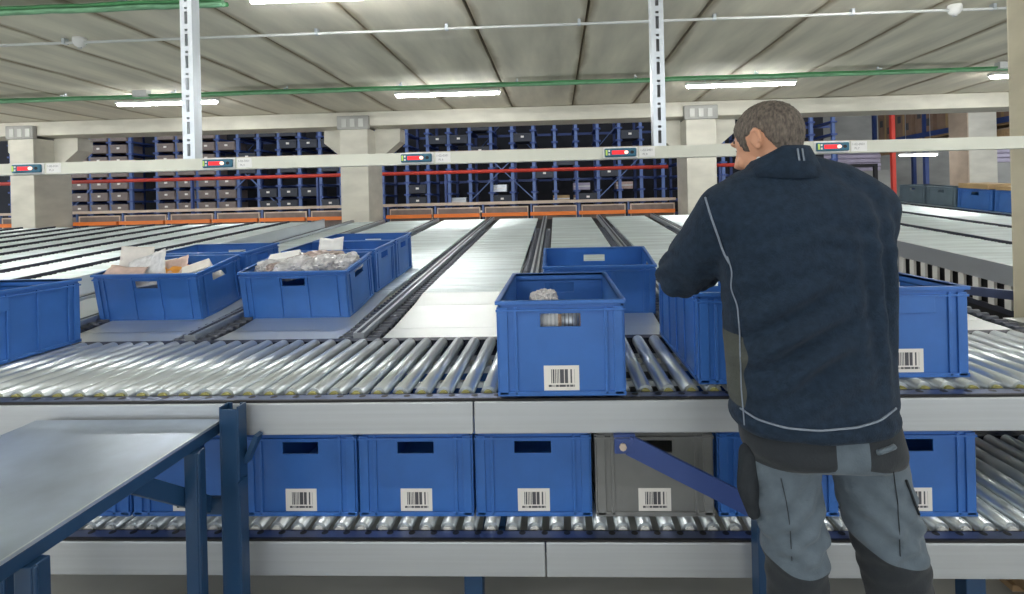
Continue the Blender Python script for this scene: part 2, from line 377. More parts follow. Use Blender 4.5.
# lower conveyor
LOW = [(-1.70, 'tote', 'leftmost blue tote on the lower conveyor, mostly hidden by the steel table'), (-1.30, 'tote', 'blue tote on the lower conveyor behind the table legs'),
       (-.90, 'tote', 'blue tote on the lower conveyor just right of the blue table post'), (-.50, 'tote', 'blue tote on the lower conveyor, second right of the table post'),
       (-.10, 'tote', 'blue tote on the lower conveyor directly left of the grey tote'), (.305, 'tote_grey', 'grey tote on the lower conveyor behind the blue brace'),
       (.71, 'tote', "blue tote on the lower conveyor behind the worker's left leg"), (1.152, 'tote', 'blue tote on the lower conveyor at its right end past the worker')]
for x, k, l in LOW: put_bin(k, (x, 1.76+BL/2, ZL), l, 'totes on the lower conveyor')

# ================================================================ CONVEYORS
def make_roller(name, y0, y1, r, cap):
    b = MB(); b.tube([(0, y0+.012, 0), (0, y1-.012, 0)], r, 14, 0)
    b.tube([(0, y0+.002, 0), (0, y0+.012, 0)], r*.62, 12, 1); b.tube([(0, y1-.012, 0), (0, y1-.002, 0)], r*.62, 12, 1)
    b.tube([(0, y0-.006, 0), (0, y0+.002, 0)], r*.25, 6, 0)
    return b.mesh(name, ['zinc', cap])
def conveyor(label, y0, y1, ztop, yp, zp0, x0, x1, seams, cap, phase, ledge):
    t = thing('roller_conveyor', label, 'conveyor', ((x0+x1)/2, (y0+y1)/2, 0)); ox, oy = t.location.x, t.location.y
    P = lambda b, n, m, bevel=0, **k: shift(b, ox, oy).build(n, m, t, bevel, **k)
    def shift(b, dx, dy): b.v = [(x-dx, y-dy, z) for x, y, z in b.v]; return b
    R = .0248; zl = ztop-.016
    P(MB().box(x0, x1, yp+.012, y0-.004, zl-.004, zl).box(x0, x1, y0-.008, y0-.004, zl-.07, zl), 'front_ledge', ledge)
    P(MB().box(x0, x1, y1+.004, y1+.06, zl-.004, zl).box(x0, x1, y1+.004, y1+.008, zl-.07, zl), 'back_ledge', 'dark_rail')
    P(MB().box(x0, x1, yp+.004, yp+.014, zl-.006, zl+.002), 'edge_strip', 'black')
    xs = [x0]+seams+[x1]
    for a, b_ in zip(xs, xs[1:]): P(MB().box(a+.002, b_-.002, yp, yp+.018, zp0, zl-.005), 'front_panel', 'alu_panel', .004)
    P(MB().box(x0, x1, y1+.05, y1+.064, zp0, zl-.005), 'back_panel', 'alu_panel', .004)
    n = int((x1-x0)/.0725); me = make_roller('roller', y0-oy, y1-oy, R, cap); h = MB()
    for i in range(n):
        x = x0+.03+phase+.0725*i
        if x > x1-.02: break
        link('roller', me, t, loc=(x-ox, 0, ztop-R))
        vs = [(x+.034+.011*math.cos(a*math.pi/5), yp+.042+.011*math.sin(a*math.pi/5), zl+.0006) for a in range(10)]
        h.add(vs, [tuple(range(10))]); vs = [(x+.006*math.cos(a*math.pi/4), y1+.034+.006*math.sin(a*math.pi/4), zl+.0006) for a in range(8)]
        h.add(vs, [tuple(range(8))])
    P(h, 'hole_disc', 'black', stuff=True)  # flat black discs on the ledge painted as the dark inside holes
    return t, P
up, PU = conveyor('upper roller conveyor with shiny steel rollers and a pale aluminium front', 1.685, 2.345, ZU, 1.62, .771, -3.1, 2.9, [-.273], 'cap_yellow', .006, 'ledge_blue')
lo, PL = conveyor('lower roller conveyor carrying the row of totes below the first', 1.72, 2.38, ZL, 1.66, .299, -2.55, 2.75, [-.06], 'cap_white', .03, 'ledge_blue')
for x in (-2.3, -.298, 1.28, 2.6):
    for y in (1.69, 2.40):
        PL(MB().box(x-.03, x+.03, y, y+.05, 0, .298), 'leg', 'blue_paint', .003)
        PL(MB().box(x-.05, x+.05, y-.02, y+.07, 0, .008), 'foot_plate', 'blue_paint')
    PL(MB().bar((x-.025+.0, 1.76, .02), (x-.025, 2.39, .26), .012, .04), 'cross_brace', 'blue_paint')
PL(MB().box(-2.5, 2.7, 2.05, 2.07, .33, .37), 'stringer', 'zinc')
for x in (-2.7, -.29, 2.0):
    PU(MB().box(x-.03, x+.03, 2.452, 2.50, 0, .80).box(x-.03, x+.03, 2.408, 2.452, .775, .80), 'leg', 'blue_paint')
PU(MB().box(-3.0, 2.8, 2.12, 2.14, .80, .83).box(-3.0, 2.8, 1.95, 1.965, .80, .82), 'stringer', 'zinc')

# ================================================================ FLOW LANES
LX = [-2.56, -1.755, -.94, -.17, .60, 1.37, 2.14]; X0L = LX[0]
PROF = [(2.425, .868), (2.78, .882), (3.20, .953), (7.65, 1.285)]
def zl_at(y, dz=0.):
    for (a, b), (c, d) in zip(PROF, PROF[1:]):
        if y <= c or (c, d) == PROF[-1]: return b+(d-b)*(y-a)/(c-a)+dz
def lane(x0, x1, label, y_end=7.65, dz=0., strip=.055, front=True, y_start=2.425, straight=False, rail='steel_rail', rw=.052, rh=.05, rz=.0):
    t = thing('flow_lane', label, 'flow lane', ((x0+x1)/2, y_start, 0), 0, 'gravity flow lanes')
    ox, oy = t.location.x, t.location.y
    sl = (PROF[3][1]-PROF[2][1])/(PROF[3][0]-PROF[2][0])
    def zz(y): return (PROF[2][1]+sl*(y-PROF[2][0])+dz) if straight else zl_at(y, dz)
    def P(b, n, m, **k): b.v = [(x-ox, y-oy, z) for x, y, z in b.v]; return b.build(n, m, t, **k)
    ys = [y_start] + [y for y, _ in PROF[1:3] if y > y_start] + [y_end]
    for x in (x0, ):                                                     # the lane's own side rail
        zs = (lambda y: zz(y)) if straight else (lambda y: .874+dz+(1.285-.874)*(y-2.425)/5.225)
        P(MB().bar((x, y_start, zs(y_start)+rz), (x, y_end, zs(y_end)+rz), rw, rh), 'side_rail', rail)
        if not straight: P(MB().bar((x, y_start, zs(y_start)+rz+.026), (x, y_end, zs(y_end)+rz+.026), rw*.35, .004), 'rail_groove', 'dark_rail')
    b0, b1 = x0+.022+strip, x1-.022-strip
    ya = y_start
    if front:
        edges = [y_start, 2.60, 2.985, 3.20]
        for a, c in zip(edges, edges[1:]):
            b = MB(); b.add([(b0, a+.002, zz(a)), (b1, a+.002, zz(a)), (b1, c-.002, zz(c)), (b0, c-.002, zz(c)), (b0, a+.002, zz(a)-.01), (b1, a+.002, zz(a)-.01), (b1, c-.002, zz(c)-.01), (b0, c-.002, zz(c)-.01)],
                            [(0, 1, 2, 3), (7, 6, 5, 4), (0, 4, 5, 1), (1, 5, 6, 2), (2, 6, 7, 3), (3, 7, 4, 0)])
            P(b, 'tray_plate', 'bed_plate')
        ya = 3.205
    b = MB(); y = ya+.02; k = 0
    while y < y_end-.02:
        j = random.uniform(-.0022, .0022)
        b.tube([(b0, y, zz(y)-.014+j), (b1, y, zz(y)-.014-j)], .014, 6, 0, cap=False); y += .036; k += 1
    P(b, 'roller_bed', 'bed_zinc', stuff=True)
    b = MB(); wl = MB()
    for (a, c) in ((x0+.02, b0-.004), (b1+.004, x1-.02)):
        b.bar(((a+c)/2, y_start, zs(y_start)-.03), ((a+c)/2, y_end, zs(y_end)-.03), c-a, .012)
        y = y_start+.03
        while y < min(y_end, 6.4)-.03:
            wl.tube([(a+.012, y, zs(y)-.012), (c-.010, y, zs(y)-.012)], .015, 6, 0); y += .055
    P(b, 'wheel_track', 'black'); P(wl, 'wheel', 'rubber' if straight else 'wheel_grey', stuff=True)
    for y in (y_start+.12, 4.6, y_end-.25):
        P(MB().box(x0-.02, x0+.02, y-.02, y+.02, 0, zz(y)-.04).box(x0-.02, x1-.03, y-.015, y+.015, zz(y)-.09, zz(y)-.05), 'support_leg', 'steel_rail')
    return t
LN = ['flow lane carrying the tote of folded papers', 'flow lane carrying the tote of plastic bags', 'empty flow lane with bright front plates left of the middle tote',
      'flow lane carrying the blue tote behind the middle tote', "empty flow lane beside the worker's raised elbow", 'flow lane hidden behind the worker']
for k in range(6): lane(LX[k], LX[k+1], LN[k], strip=.085)
lane(-3.02, X0L, 'narrow low flow lane between the raised left lanes and the paper tote', strip=.03)
# raised blocks on either side
xl = -3.06
for k in range(12):
    lane(xl-.455*(k+1), xl-.455*k, ['first', 'second', 'third', 'fourth', 'fifth', 'sixth', 'seventh', 'eighth', 'ninth', 'tenth', 'eleventh', 'twelfth'][k]+' raised steel roller lane out from the grey side beam at left', dz=.105, strip=.012, y_end=6.75, front=False, y_start=2.6, straight=True, rail='dark_rail', rw=.022, rh=.03)
t = thing('side_beam', 'grey steel beam along the right edge of the raised left lanes', 'beam', (xl+.02, 2.6, 0))
s_ = (PROF[3][1]-PROF[2][1])/(PROF[3][0]-PROF[2][0])
def zr(y, dz): return PROF[2][1]+s_*(y-PROF[2][0])+dz
MB().bar((0, 0, zr(2.6, .075)), (0, 4.15, zr(6.75, .075)), .012, .12).build('web', 'steel_rail', t)
for y in (.4, 2.4, 4.0): MB().box(-.03, .0, y-.03, y+.03, 0, zr(2.6+y, .03)).build('leg', 'steel_rail', t)
xr = 2.92
for k in range(5):
    lane(xr+.82*k, xr+.82*(k+1), ['raised roller lane nearest the right pillar', 'second raised roller lane right of the worker', 'third raised roller lane right of the worker', 'raised roller lane under the far grey and blue bins', 'raised roller lane behind the far grey and blue bins'][k], y_end=9.05 if k < 4 else 9.75, dz=.018, strip=.015, front=False, y_start=2.9, straight=True, rail='dark_rail', rw=.022, rh=.03)
t = thing('side_beam', 'grey steel beam along the near edge of the raised right lanes', 'beam', (xr-.03, 2.9, 0))
MB().bar((0, 0, zr(2.9, -.02)), (0, 6.1, zr(9.0, -.02)), .014, .13).build('web', 'steel_rail', t)
MB().bar((.0, 0, zr(2.9, -.26)), (.0, 6.1, zr(9.0, -.26)), .02, .035).build('lower_rail', 'dark_rail', t)
for i in range(26): MB().box(-.006, .014, .05+i*.13, .10+i*.13, zr(2.9, -.25)+s_*i*.13, zr(2.9, -.08)+s_*i*.13).build('slat', 'white_paint', t)
for y in (.3, 2.4, 4.6): MB().box(-.0, .05, y-.03, y+.03, 0, zr(2.9+y, -.26)).build('leg', 'steel_rail', t)
MB().box(.03, .05, -.0, 5, .2, .95).build('gap_dark', 'black', t)  # black sheet stands in for the shade in the gaps between slats
# blue perforated guide beside the right pillar and pale deck in front of it
t = thing('guide_deck', 'pale steel deck with a dark punched guide right of the worker', 'deck', (2.3, 2.42, 0))
MB().box(-.13, .56, .0, .24, .845, .872).build('deck_plate', 'bed_plate', t)
MB().bar((-.2, 1.1, .93), (.50, .24, .905), .03, .05).build('guide_rail', 'ledge_blue', t)
for x in (-.08, .5): MB().box(x-.02, x+.02, .1, .14, 0, .845).build('leg', 'steel_rail', t)

# lane bins
def lane_bin(x, y, label, steep):
    sl = math.atan2(.953-.882, .42) if steep else math.atan(s_)
    yc = y+.2*math.cos(sl)
    return put_bin('lane', (x, yc, zl_at(yc)+.003), label, 'blue totes in the flow lanes', (sl, 0, 0))
B1 = lane_bin(-2.235, 2.785, 'blue tote full of folded papers in the left flow lane', True)
B2 = lane_bin(-1.42, 2.785, 'blue tote full of crumpled plastic bags', True)
B3 = lane_bin(.215, 2.785, 'empty looking blue tote directly behind the middle tote', True)
lane_bin(-2.235, 3.21, 'blue tote behind the paper tote', False); C2 = lane_bin(-1.42, 3.21, 'blue tote with a white scrap inside behind the bag tote', False)
lane_bin(-1.42, 3.63, 'third blue tote back in the bag lane', False)
# bins on far right lanes
for k, (y, kd, l) in enumerate(((6.36, 'far_blue', 'distant blue bin nearest the right pillar'), (6.98, 'far_blue', 'distant blue bin with a yellow carton on top'), (7.60, 'far_grey', 'distant slate grey bin beside the blue one'), (8.22, 'far_grey', 'distant slate grey bin furthest back beside the worker'))):
    put_bin(kd, (5.79, y+.3, zr(y+.3, .022)), l, 'distant bins on the right lanes', (math.atan(s_), 0, 0))
for (y, hh, l) in ((6.42, .05, 'yellowish flat carton on the distant blue bin at the pillar'), (7.04, .065, 'yellowish flat carton on the distant second blue bin')):
    o = MB().box(-.19, .19, -.25, .25, 0, hh).build('cardboard_box', 'cardboard'); o.location = (5.79, y+.26, zr(y+.26, .022)+.275); o.rotation_euler = (math.atan(s_), 0, 0); tag(o, l, 'carton', 'distant cartons')
    MB().box(-.03, .03, -.251, .251, hh, hh+.002).build('tape', 'beige_beam', o)

# ================================================================ CONTENTS
def place(o, binobj, x, y, z, rx=0, ry=0, rz=0):
    bpy.context.view_layer.update()
    m = Matrix.LocRotScale(binobj.location, binobj.rotation_euler, None) @ Matrix.Translation((x, y, z)) @ Matrix.Rotation(rz, 4, 'Z') @ Matrix.Rotation(ry, 4, 'Y') @ Matrix.Rotation(rx, 4, 'X')
    o.matrix_world = m; return o
def sheet(w, h, m, folds=1, wob=.006, th=.002, seed=0):
    b = MB(); nx, ny = 10, 8; vs = []
    for s in (0, 1):
        for j in range(ny+1):
            for i in range(nx+1):
                u, v = i/nx-.5, j/ny-.5
                z = .012*abs(u*2)*folds + wob*noise.noise(Vector((u*4+seed, v*4, seed)))
                vs.append((u*w, v*h, z+s*th))
    fs = []; o = (nx+1)*(ny+1)
    for j in range(ny):
        for i in range(nx):
            a = j*(nx+1)+i; fs.append((a, a+nx+1, a+nx+2, a+1)); fs.append((o+a, o+a+1, o+a+nx+2, o+a+nx+1))
    for j in range(ny): a = j*(nx+1); fs.append((a, o+a, o+a+nx+1, a+nx+1)); a += nx; fs.append((a, a+nx+1, o+a+nx+1, o+a))
    for i in range(nx): fs.append((i, i+1, o+i+1, o+i)); a = ny*(nx+1)+i; fs.append((a, o+a, o+a+1, a+1))
    b.add(vs, fs, 0, True); return b
def crumple(rx, ry, rz, seed, rough=.35, sub=4):
    bm = bmesh.new(); bmesh.ops.create_icosphere(bm, subdivisions=sub, radius=1)
    for v in bm.verts:
        p = v.co.normalized(); n1 = noise.noise(p*1.7+Vector((seed, 0, 0))); n2 = 1-abs(noise.noise(p*4.2+Vector((0, seed, 0))))*2; n3 = 1-abs(noise.noise(p*9+Vector((0, 0, seed))))*2
        r = 1+rough*(.5*n1+.30*(n2-.5)+.17*(n3-.5)); v.co = Vector((p.x*rx*r, p.y*ry*r, p.z*rz*r))
    me = bpy.data.meshes.new('crumpled'); bm.to_mesh(me); bm.free()
    for f in me.polygons: f.use_smooth = False
    return me
def bag(binobj, x, y, z, r, seed, m, label, rough=.45):
    me = crumple(*r, seed, rough); me.materials.append(M[m]); o = link('plastic_bag', me); tag(o, label, 'plastic bag', 'crumpled plastic bags in the tote'); return place(o, binobj, x, y, z, rz=seed)
o = sheet(.16, .13, 'paper', 1, seed=3).build('folded_paper', 'paper'); tag(o, 'white card standing highest out of the paper tote', 'paper'); place(o, B1, -.165, -.02, .315, 1.25, .12, .35)
o = sheet(.21, .17, 'bubble', 1, .01, .006, seed=8).build('bubble_sheet', 'bubble'); tag(o, 'dotted grey bubble sheet leaning over the papers', 'packaging'); place(o, B1, -.075, -.06, .262, .9, -.30, .12)
o = sheet(.26, .20, 'paper', 1, .012, seed=5).build('folded_paper', 'paper'); tag(o, 'white crumpled sheet lying under the dotted bubble sheet', 'paper'); place(o, B1, -.10, -.05, .225, .5, -.05, .2)
o = sheet(.20, .12, 'paper_pink', 1, .012, seed=9).build('folded_paper', 'paper_pink'); tag(o, 'pinkish sheet at the left end of the paper tote', 'paper'); place(o, B1, -.17, -.12, .245, .5, .1, .1)
o = sheet(.20, .12, 'paper_orange', 1, .02, seed=2).build('folded_paper', 'paper_orange'); tag(o, 'orange sheet in the middle of the paper tote', 'paper'); place(o, B1, .10, -.05, .24, .35, .1, -.15)
o = sheet(.16, .12, 'paper_pink', 1, .02, seed=12).build('folded_paper', 'paper_pink'); tag(o, 'brown pink folded sheet beside the orange one', 'paper'); place(o, B1, .045, -.03, .255, .7, -.2, .3)
o = MB().box(-.07, .07, -.045, .045, -.03, .03).build('cardboard_box', 'paper', bevel=.003); tag(o, 'small pale carton at the right end of the paper tote', 'carton'); place(o, B1, .205, -.06, .245, .3, -.25, .5)
MB().box(.0, .055, -.0465, -.045, -.02, .02).build('print_band', 'ink_soft', o); MB().box(-.06, -.03, -.0465, -.045, -.02, .01).build('print_mark', 'paper_orange', o)
for k, (x, y, r) in enumerate(((-.05, .09, .1), (.18, .08, .09), (-.2, .08, .07))):
    me = crumple(r, r*.7, .07, 31+k, .4, 3); me.materials.append(M['paper']); o = link('crumpled_paper', me); tag(o, ['middle', 'right', 'left'][k]+' ball of crumpled white paper low in the paper tote', 'paper', 'crumpled paper in the tote'); place(o, B1, x, y, .14)
BG = [(-.19, -.02, .235, (.085, .12, .05), 1.3, 'bag_plastic', 'white plastic bag at the left end of the bag tote'), (-.05, -.055, .25, (.12, .08, .06), 4.2, 'bag_plastic', 'clear crinkled plastic bag at the front middle of the bag tote'),
      (.10, -.05, .255, (.12, .085, .06), 7.7, 'bag_plastic', 'clear crinkled plastic bag at the front right of the bag tote'), (.02, .06, .25, (.17, .10, .06), 9.9, 'bag_brown', 'brownish plastic bag in the centre of the bag tote'),
      (.20, .03, .24, (.075, .12, .06), 12.4, 'bag_plastic', 'white plastic bag at the right end of the bag tote'), (-.08, .1, .235, (.12, .07, .06), 15.1, 'bag_plastic', 'pale plastic bag at the back of the bag tote'), (-.15, -.07, .235, (.08, .065, .05), 18.2, 'bag_brown', 'small brown plastic bag at the front left of the bag tote')]
for a in BG: bag(B2, a[0], a[1], a[2], a[3], a[4], a[5], a[6])
o = MB().box(-.085, .085, -.055, .055, -.012, .012).build('white_package', 'white_paint', bevel=.008); tag(o, 'flat white package on the left of the bag tote', 'package'); place(o, B2, -.17, .06, .285, .12, -.1, .3)
o = sheet(.15, .12, 'white_paint', 2, .01, seed=21).build('folded_paper', 'white_paint'); tag(o, 'white folded scrap peeking up from the second bag lane tote', 'paper'); place(o, C2, -.06, .0, .262, .9, 0, .2)
# inside the middle tote: a bag and two rolls seen through the handle
o = link('plastic_bag', crumple(.05, .06, .05, 41, .5)); o.data.materials.append(M['bag_plastic']); tag(o, 'small clear bag standing up in the middle tote', 'plastic bag'); place(o, MID, -.05, -.22, .262)
for x, y, l, m in ((-.035, -.245, 'white roll seen through the handle of the middle tote', 'white_paint'), (.032, -.245, 'grey ribbed roll seen through the handle of the middle tote', 'steel_rail')):
    t = thing('tape_roll', l, 'roll'); MB().tube([(-.028, 0, 0), (.028, 0, 0)], .04, 20).build('roll_body', m, t); place(t, MID, x, y, .215)
    for k in range(4): MB().tube([(-.02+k*.012, 0, 0), (-.016+k*.012, 0, 0)], .0412, 20).build('groove', 'ink_soft' if m != 'white_paint' else 'conduit', t)
o = MB().box(-.14, .14, -.20, .14, 0, .165).build('cardboard_box', 'cardboard_brown', bevel=.003); tag(o, 'brown carton low inside the middle tote under the rolls', 'carton'); place(o, MID, 0, -.09, .009)
o = MB().box(-.10, .10, -.12, .12, 0, .28).build('cardboard_box', 'white_paint', bevel=.004); tag(o, 'white carton inside the tote right of the worker', 'carton'); o.location = (1.09, 2.0, ZU+.0085)

# ================================================================ TABLE, POSTS, BRACES
t = thing('work_table', 'low steel work table with a dark blue frame at the left front', 'table', (-1.37, 1.1, 0)); ox, oy = -1.37, 1.1
def PT(b, n, m, bevel=0): b.v = [(x-ox, y-oy, z) for x, y, z in b.v]; return b.build(n, m, t, bevel)
PT(MB().box(-1.665, -1.062, .45, 1.60, .826, .832), 'table_top', 'table_steel')
PT(MB().box(-1.062, -1.057, .45, 1.60, .826, .834), 'edge_lip', 'galv')
PT(MB().box(-1.09, -1.058, .45, 1.585, .793, .826), 'side_rim', 'blue_paint', .003)
PT(MB().box(-1.665, -1.625, .45, 1.585, .793, .826), 'side_rim', 'blue_paint', .003)
PT(MB().box(-1.625, -1.10, 1.54, 1.585, .793, .826), 'end_rim', 'blue_paint', .003); PT(MB().box(-1.625, -1.10, .45, .49, .793, .826), 'end_rim', 'blue_paint', .003)
for (x, y) in ((-1.058, 1.475), (-1.058, 1.005), (-1.645, 1.475), (-1.645, 1.005)):
    PT(MB().box(x-.022, x+.016, y-.02, y+.02, 0, .793).box(x+.016, x+.022, y-.02, y-.010, 0, .793), 'leg', 'blue_paint', .003)
    PT(MB().box(x-.04, x+.04, y-.04, y+.04, 0, .006), 'foot_plate', 'blue_paint')
post = MB(); a, b_, c, d, q = -1.045, -.984, 1.562, 1.604, .006
PT(MB().box(a, a+q, c, d, 0, .884).box(b_-q, b_, c, d, 0, .884).box(a+q, b_-q, c, c+q, 0, .876).box(a+q, a+.018, d-q, d, 0, .884).box(b_-.018, b_-q, d-q, d, 0, .884), 'channel_post', 'blue_paint', .0015)
PT(MB().box(-1.075, -.96, 1.51, 1.62, 0, .008), 'foot_plate', 'blue_paint')
PT(MB().bar((-1.09, 1.58, .575), (-1.09, 1.29, .795), .045, .018, up=(1, 0, 0)).box(-1.10, -1.045, 1.57, 1.59, .55, .60), 'brace', 'blue_paint', .002)
PT(MB().box(-.984, -.978, 1.545, 1.59, .62, .66), 'gusset', 'blue_paint'); PT(MB().bar((-.984, 1.60, .70), (-.945, 1.60, .785), .014, .03, up=(0, 1, 0)), 'gusset', 'blue_paint')
t = thing('support_post', "dark blue post with a slanted brace beside the worker's left leg", 'post', (.612, 1.622, 0)); ox, oy = .612, 1.622
PT(MB().box(.578, .646, 1.592, 1.652, 0, .765), 'channel_post', 'blue_paint', .002); PT(MB().box(.55, .67, 1.57, 1.658, 0, .008), 'foot_plate', 'blue_paint')
PT(MB().bar((.205, 1.602, .742), (.578, 1.602, .548), .010, .060, up=(0, -.05, 1)).bar((.205, 1.609, .768), (.578, 1.609, .574), .024, .006, up=(0, -.05, 1)), 'brace', 'rack_blue', .002)
PT(MB().box(.158, .222, 1.597, 1.607, .718, .764), 'brace_lug', 'rack_blue', .004)
PT(MB().tube([(.183, 1.588, .742), (.183, 1.598, .742)], .011, 8), 'bolt', 'beige_beam')
PT(MB().box(.158, .222, 1.607, 1.625, .764, .771), 'brace_tab', 'rack_blue')
# folded wooden pallet corner at the bottom right
t = thing('wooden_pallet', 'corner of a pale wooden pallet on the floor at bottom right', 'pallet', (2.06, 2.0, 0))
for k in range(5): MB().box(-.4, .4, -.28+k*.15, -.19+k*.15, .12, .142).build('board', 'wood', t)
for x in (-.38, 0, .30): MB().box(x, x+.08, -.28, .41, .022, .12).build('bearer', 'wood', t)
for k in range(3): MB().box(-.4, .4, -.28+k*.3, -.19+k*.3, 0, .022).build('board', 'wood', t)

# ================================================================ DISPLAY RAIL
ZR0, ZR1, YR = 1.645, 1.690, 2.0
t = thing('display_rail', 'long pale rail carrying the pick displays across the picture', 'rail', (0, YR, ZR0))
MB().box(-3.6, 3.3, 0, .006, 0, .045).box(-3.6, 3.3, .006, .04, .039, .045).box(-3.6, 3.3, .006, .04, 0, .006).build('rail_body', 'rail_white', t)
for x, l in ((-1.442, 'slotted steel strut hanging from the ceiling at left'), (.398, 'slotted steel strut hanging from the ceiling near the worker'), (3.0, 'slotted steel strut hanging out of the picture at right')):
    s = thing('hanging_strut', l, 'strut', (x, YR+.012, ZR1), 0, 'hanging struts'); H = ZC-ZR1
    b = MB(); hw, sw = .024, .0062
    zs = 0; n = int(H/.075)
    b.box(-hw, -sw, 0, .003, 0, H); b.box(sw, hw, 0, .003, 0, H); z = 0.; holes = []
    while z < H-.08:                                        # webs between the slots and round holes
        holes += [(z+.012, z+.060), (z+.070, z+.079)]; z += .087
    pz = 0
    for h0, h1 in holes: b.box(-sw, sw, 0, .003, pz, h0); pz = h1
    b.box(-sw, sw, 0, .003, pz, H)
    b.build('slotted_web', 'galv', s)
    MB().box(-hw, -hw+.003, .003, .045, 0, H).build('flange', 'galv', s); MB().box(hw-.003, hw, .003, .045, 0, H).build('flange', 'galv', s)
    MB().box(-hw+.003, -hw+.012, .042, .045, 0, H).box(hw-.012, hw-.003, .042, .045, 0, H).build('lip', 'galv', s)
    MB().box(-sw*1.6, sw*1.6, .02, .022, 0, H).build('slot_dark', 'ink_soft', s)  # dark strip painted as the shade inside the open channel
def text(body, size, loc, m, parent):
    cu = bpy.data.curves.new('print', 'FONT'); cu.body = body; cu.size = size; cu.align_x = 'LEFT'; tmp = bpy.data.objects.new('print', cu); COL.objects.link(tmp)
    bpy.context.view_layer.update(); me = bpy.data.meshes.new_from_object(tmp.evaluated_get(bpy.context.evaluated_depsgraph_get())); bpy.data.objects.remove(tmp)
    me.materials.clear(); me.materials.append(M[m]); o = link('print', me, parent, loc=loc); o.rotation_euler = (math.pi/2, 0, 0); return o
DW = ['on the far left column', 'right of the left hanging strut', 'in front of the second column', 'left of the right hanging strut', "at the worker's right shoulder"]
for k, x in enumerate((-2.085, -1.312, -.532, .245, 1.027, 1.79)):
    l = ('pick display with a red readout ' + DW[k]) if k < 5 else 'pick display hidden at the right pillar'
    if k == 5: continue
    zc = 1.668; t = thing('pick_display', l, 'display', (x, YR, zc), 0, 'pick displays'); t.scale = (1.22, 1, 1.05)
    MB().box(-.053, .053, -.006, 0, -.0205, .0205).build('backplate', 'white_paint', t, bevel=.004)
    MB().box(-.049, .049, -.016, -.006, -.0155, .0155).build('casing', 'screen_blue', t, bevel=.004)
    MB().box(-.027, .012, -.018, -.016, -.007, .007).build('readout', 'screen_red', t, bevel=.001)
    MB().tube([(.017, -.0155, 0), (.017, -.020, 0)], .0062, 12).build('button', 'led', t)
    MB().box(-.046, -.040, -.018, -.016, -.010, .010).build('key', 'key_green', t, bevel=.002)
    for dz in (-.006, .006): MB().box(-.0375, -.0325, -.018, -.016, dz-.0035, dz+.0035).build('key', 'white_paint', t)
    MB().tube([(.035, -.0155, 0), (.035, -.0165, 0)], .006, 10).build('speaker', 'black', t)
    c = thing('label_card', 'small white printed label card right of the display ' + DW[k], 'label', (x+.072, YR, zc-.018), 0, 'printed label cards')
    MB().box(0, .058, -.002, 0, 0, .037).build('card', 'white_paint', c)
    text(['1-00-0101', '1-02-0201', '1-02-0301', '1-02-0401', '1-02-0501'][k], .0115, (.003, -.0026, .022), 'ink_soft', c); text('PL.' + str([4, 4, 6, 8, 7][k]), .0105, (.012, -.0026, .007), 'ink_soft', c)

# ================================================================ BACKGROUND RACKS
def rack(x0, x1, yf, z1, label, pitch, levels, lightx=True, blue='rack_blue_light'):
    t = thing('storage_rack', label, 'rack', ((x0+x1)/2, yf, 0)); ox, oy = (x0+x1)/2, yf
    def P(b, n, m, **k): b.v = [(x-ox, y-oy, z) for x, y, z in b.v]; return b.build(n, m, t, **k)
    n = int((x1-x0)/pitch)
    for i in range(n+1):
        x = x0+i*pitch
        P(MB().box(x-.035, x+.035, yf, yf+.07, 0, z1), 'upright', blue); P(MB().box(x-.03, x+.03, yf+1.0, yf+1.06, 0, z1), 'upright', 'rack_blue')
        b = MB()
        for z in levels: b.box(x-.075, x+.075, yf-.02, yf+.9, z-.02, z+.02)
        P(b, 'shelf_arm', 'rack_blue')
    for z in (1.50, 2.72): P(MB().box(x0, x1, yf-.05, yf-.01, z, z+.07), 'cross_beam', 'beige_beam')
    for z in levels[1::2]: P(MB().box(x0, x1, yf+1.07, yf+1.1, z, z+.06), 'cross_beam', 'rack_blue')
    for i in range(3, n-2, 3):
        x = x0+i*pitch; sg = 1 if (i//3) % 2 else -1
        P(MB().bar((x, yf-.01, 1.6), (x+sg*1.1, yf-.01, 2.65), .02, .04, up=(0, 1, 0)), 'brace', 'rack_blue_light')
        P(MB().bar((x, yf+.95, 2.8), (x+sg*.8, yf+.95, 3.7), .02, .05, up=(0, 1, 0)), 'brace', 'rack_blue_light')
    return t
LV = [1.20+.29*i for i in range(11)]
rack(-13.4, -10.2, 12.4, 4.6, 'blue storage rack full of brown bins left of the first column', .505, LV)
rack(-9.9+.2, -3.9, 12.4, 4.6, 'blue storage rack between the first and second columns', .505, LV)
rack(-3.85+.3, 2.6, 12.4, 4.6, 'blue storage rack between the second and third columns', .505, LV)
rack(2.9, 6.9, 12.4, 4.6, "blue storage rack beyond the worker's head", .505, LV)
struct(MB().box(-24, 7.3, 14.6, 14.7, 0, 7).build('wall_back', 'dark_fill'), 'dark sheet standing in for the depth of the rack aisles')  # near-black sheet colours in the shade deep behind the racks
gb = {}
def gbin(m):
    if m not in gb:
        b = MB(); b.box(-.205, .205, 0, .5, 0, .012); b.prism([(-.195, .0), (.195, .0), (.21, .20), (-.21, .20)], 'y', 0, .02); b.box(-.205, .205, .48, .5, 0, .20); b.box(-.21, -.19, .02, .48, 0, .20); b.box(.19, .21, .02, .48, 0, .20)
        b.box(-.215, .215, -.012, .0, .165, .205); b.box(-.035, .035, -.014, -.0, .10, .145, 1)
        gb[m] = b.mesh('storage_bin', [m, 'paper'])
    return gb[m]
ORD = ['first', 'second', 'third', 'fourth', 'fifth', 'sixth', 'seventh', 'eighth', 'ninth', 'tenth', 'eleventh', 'twelfth']
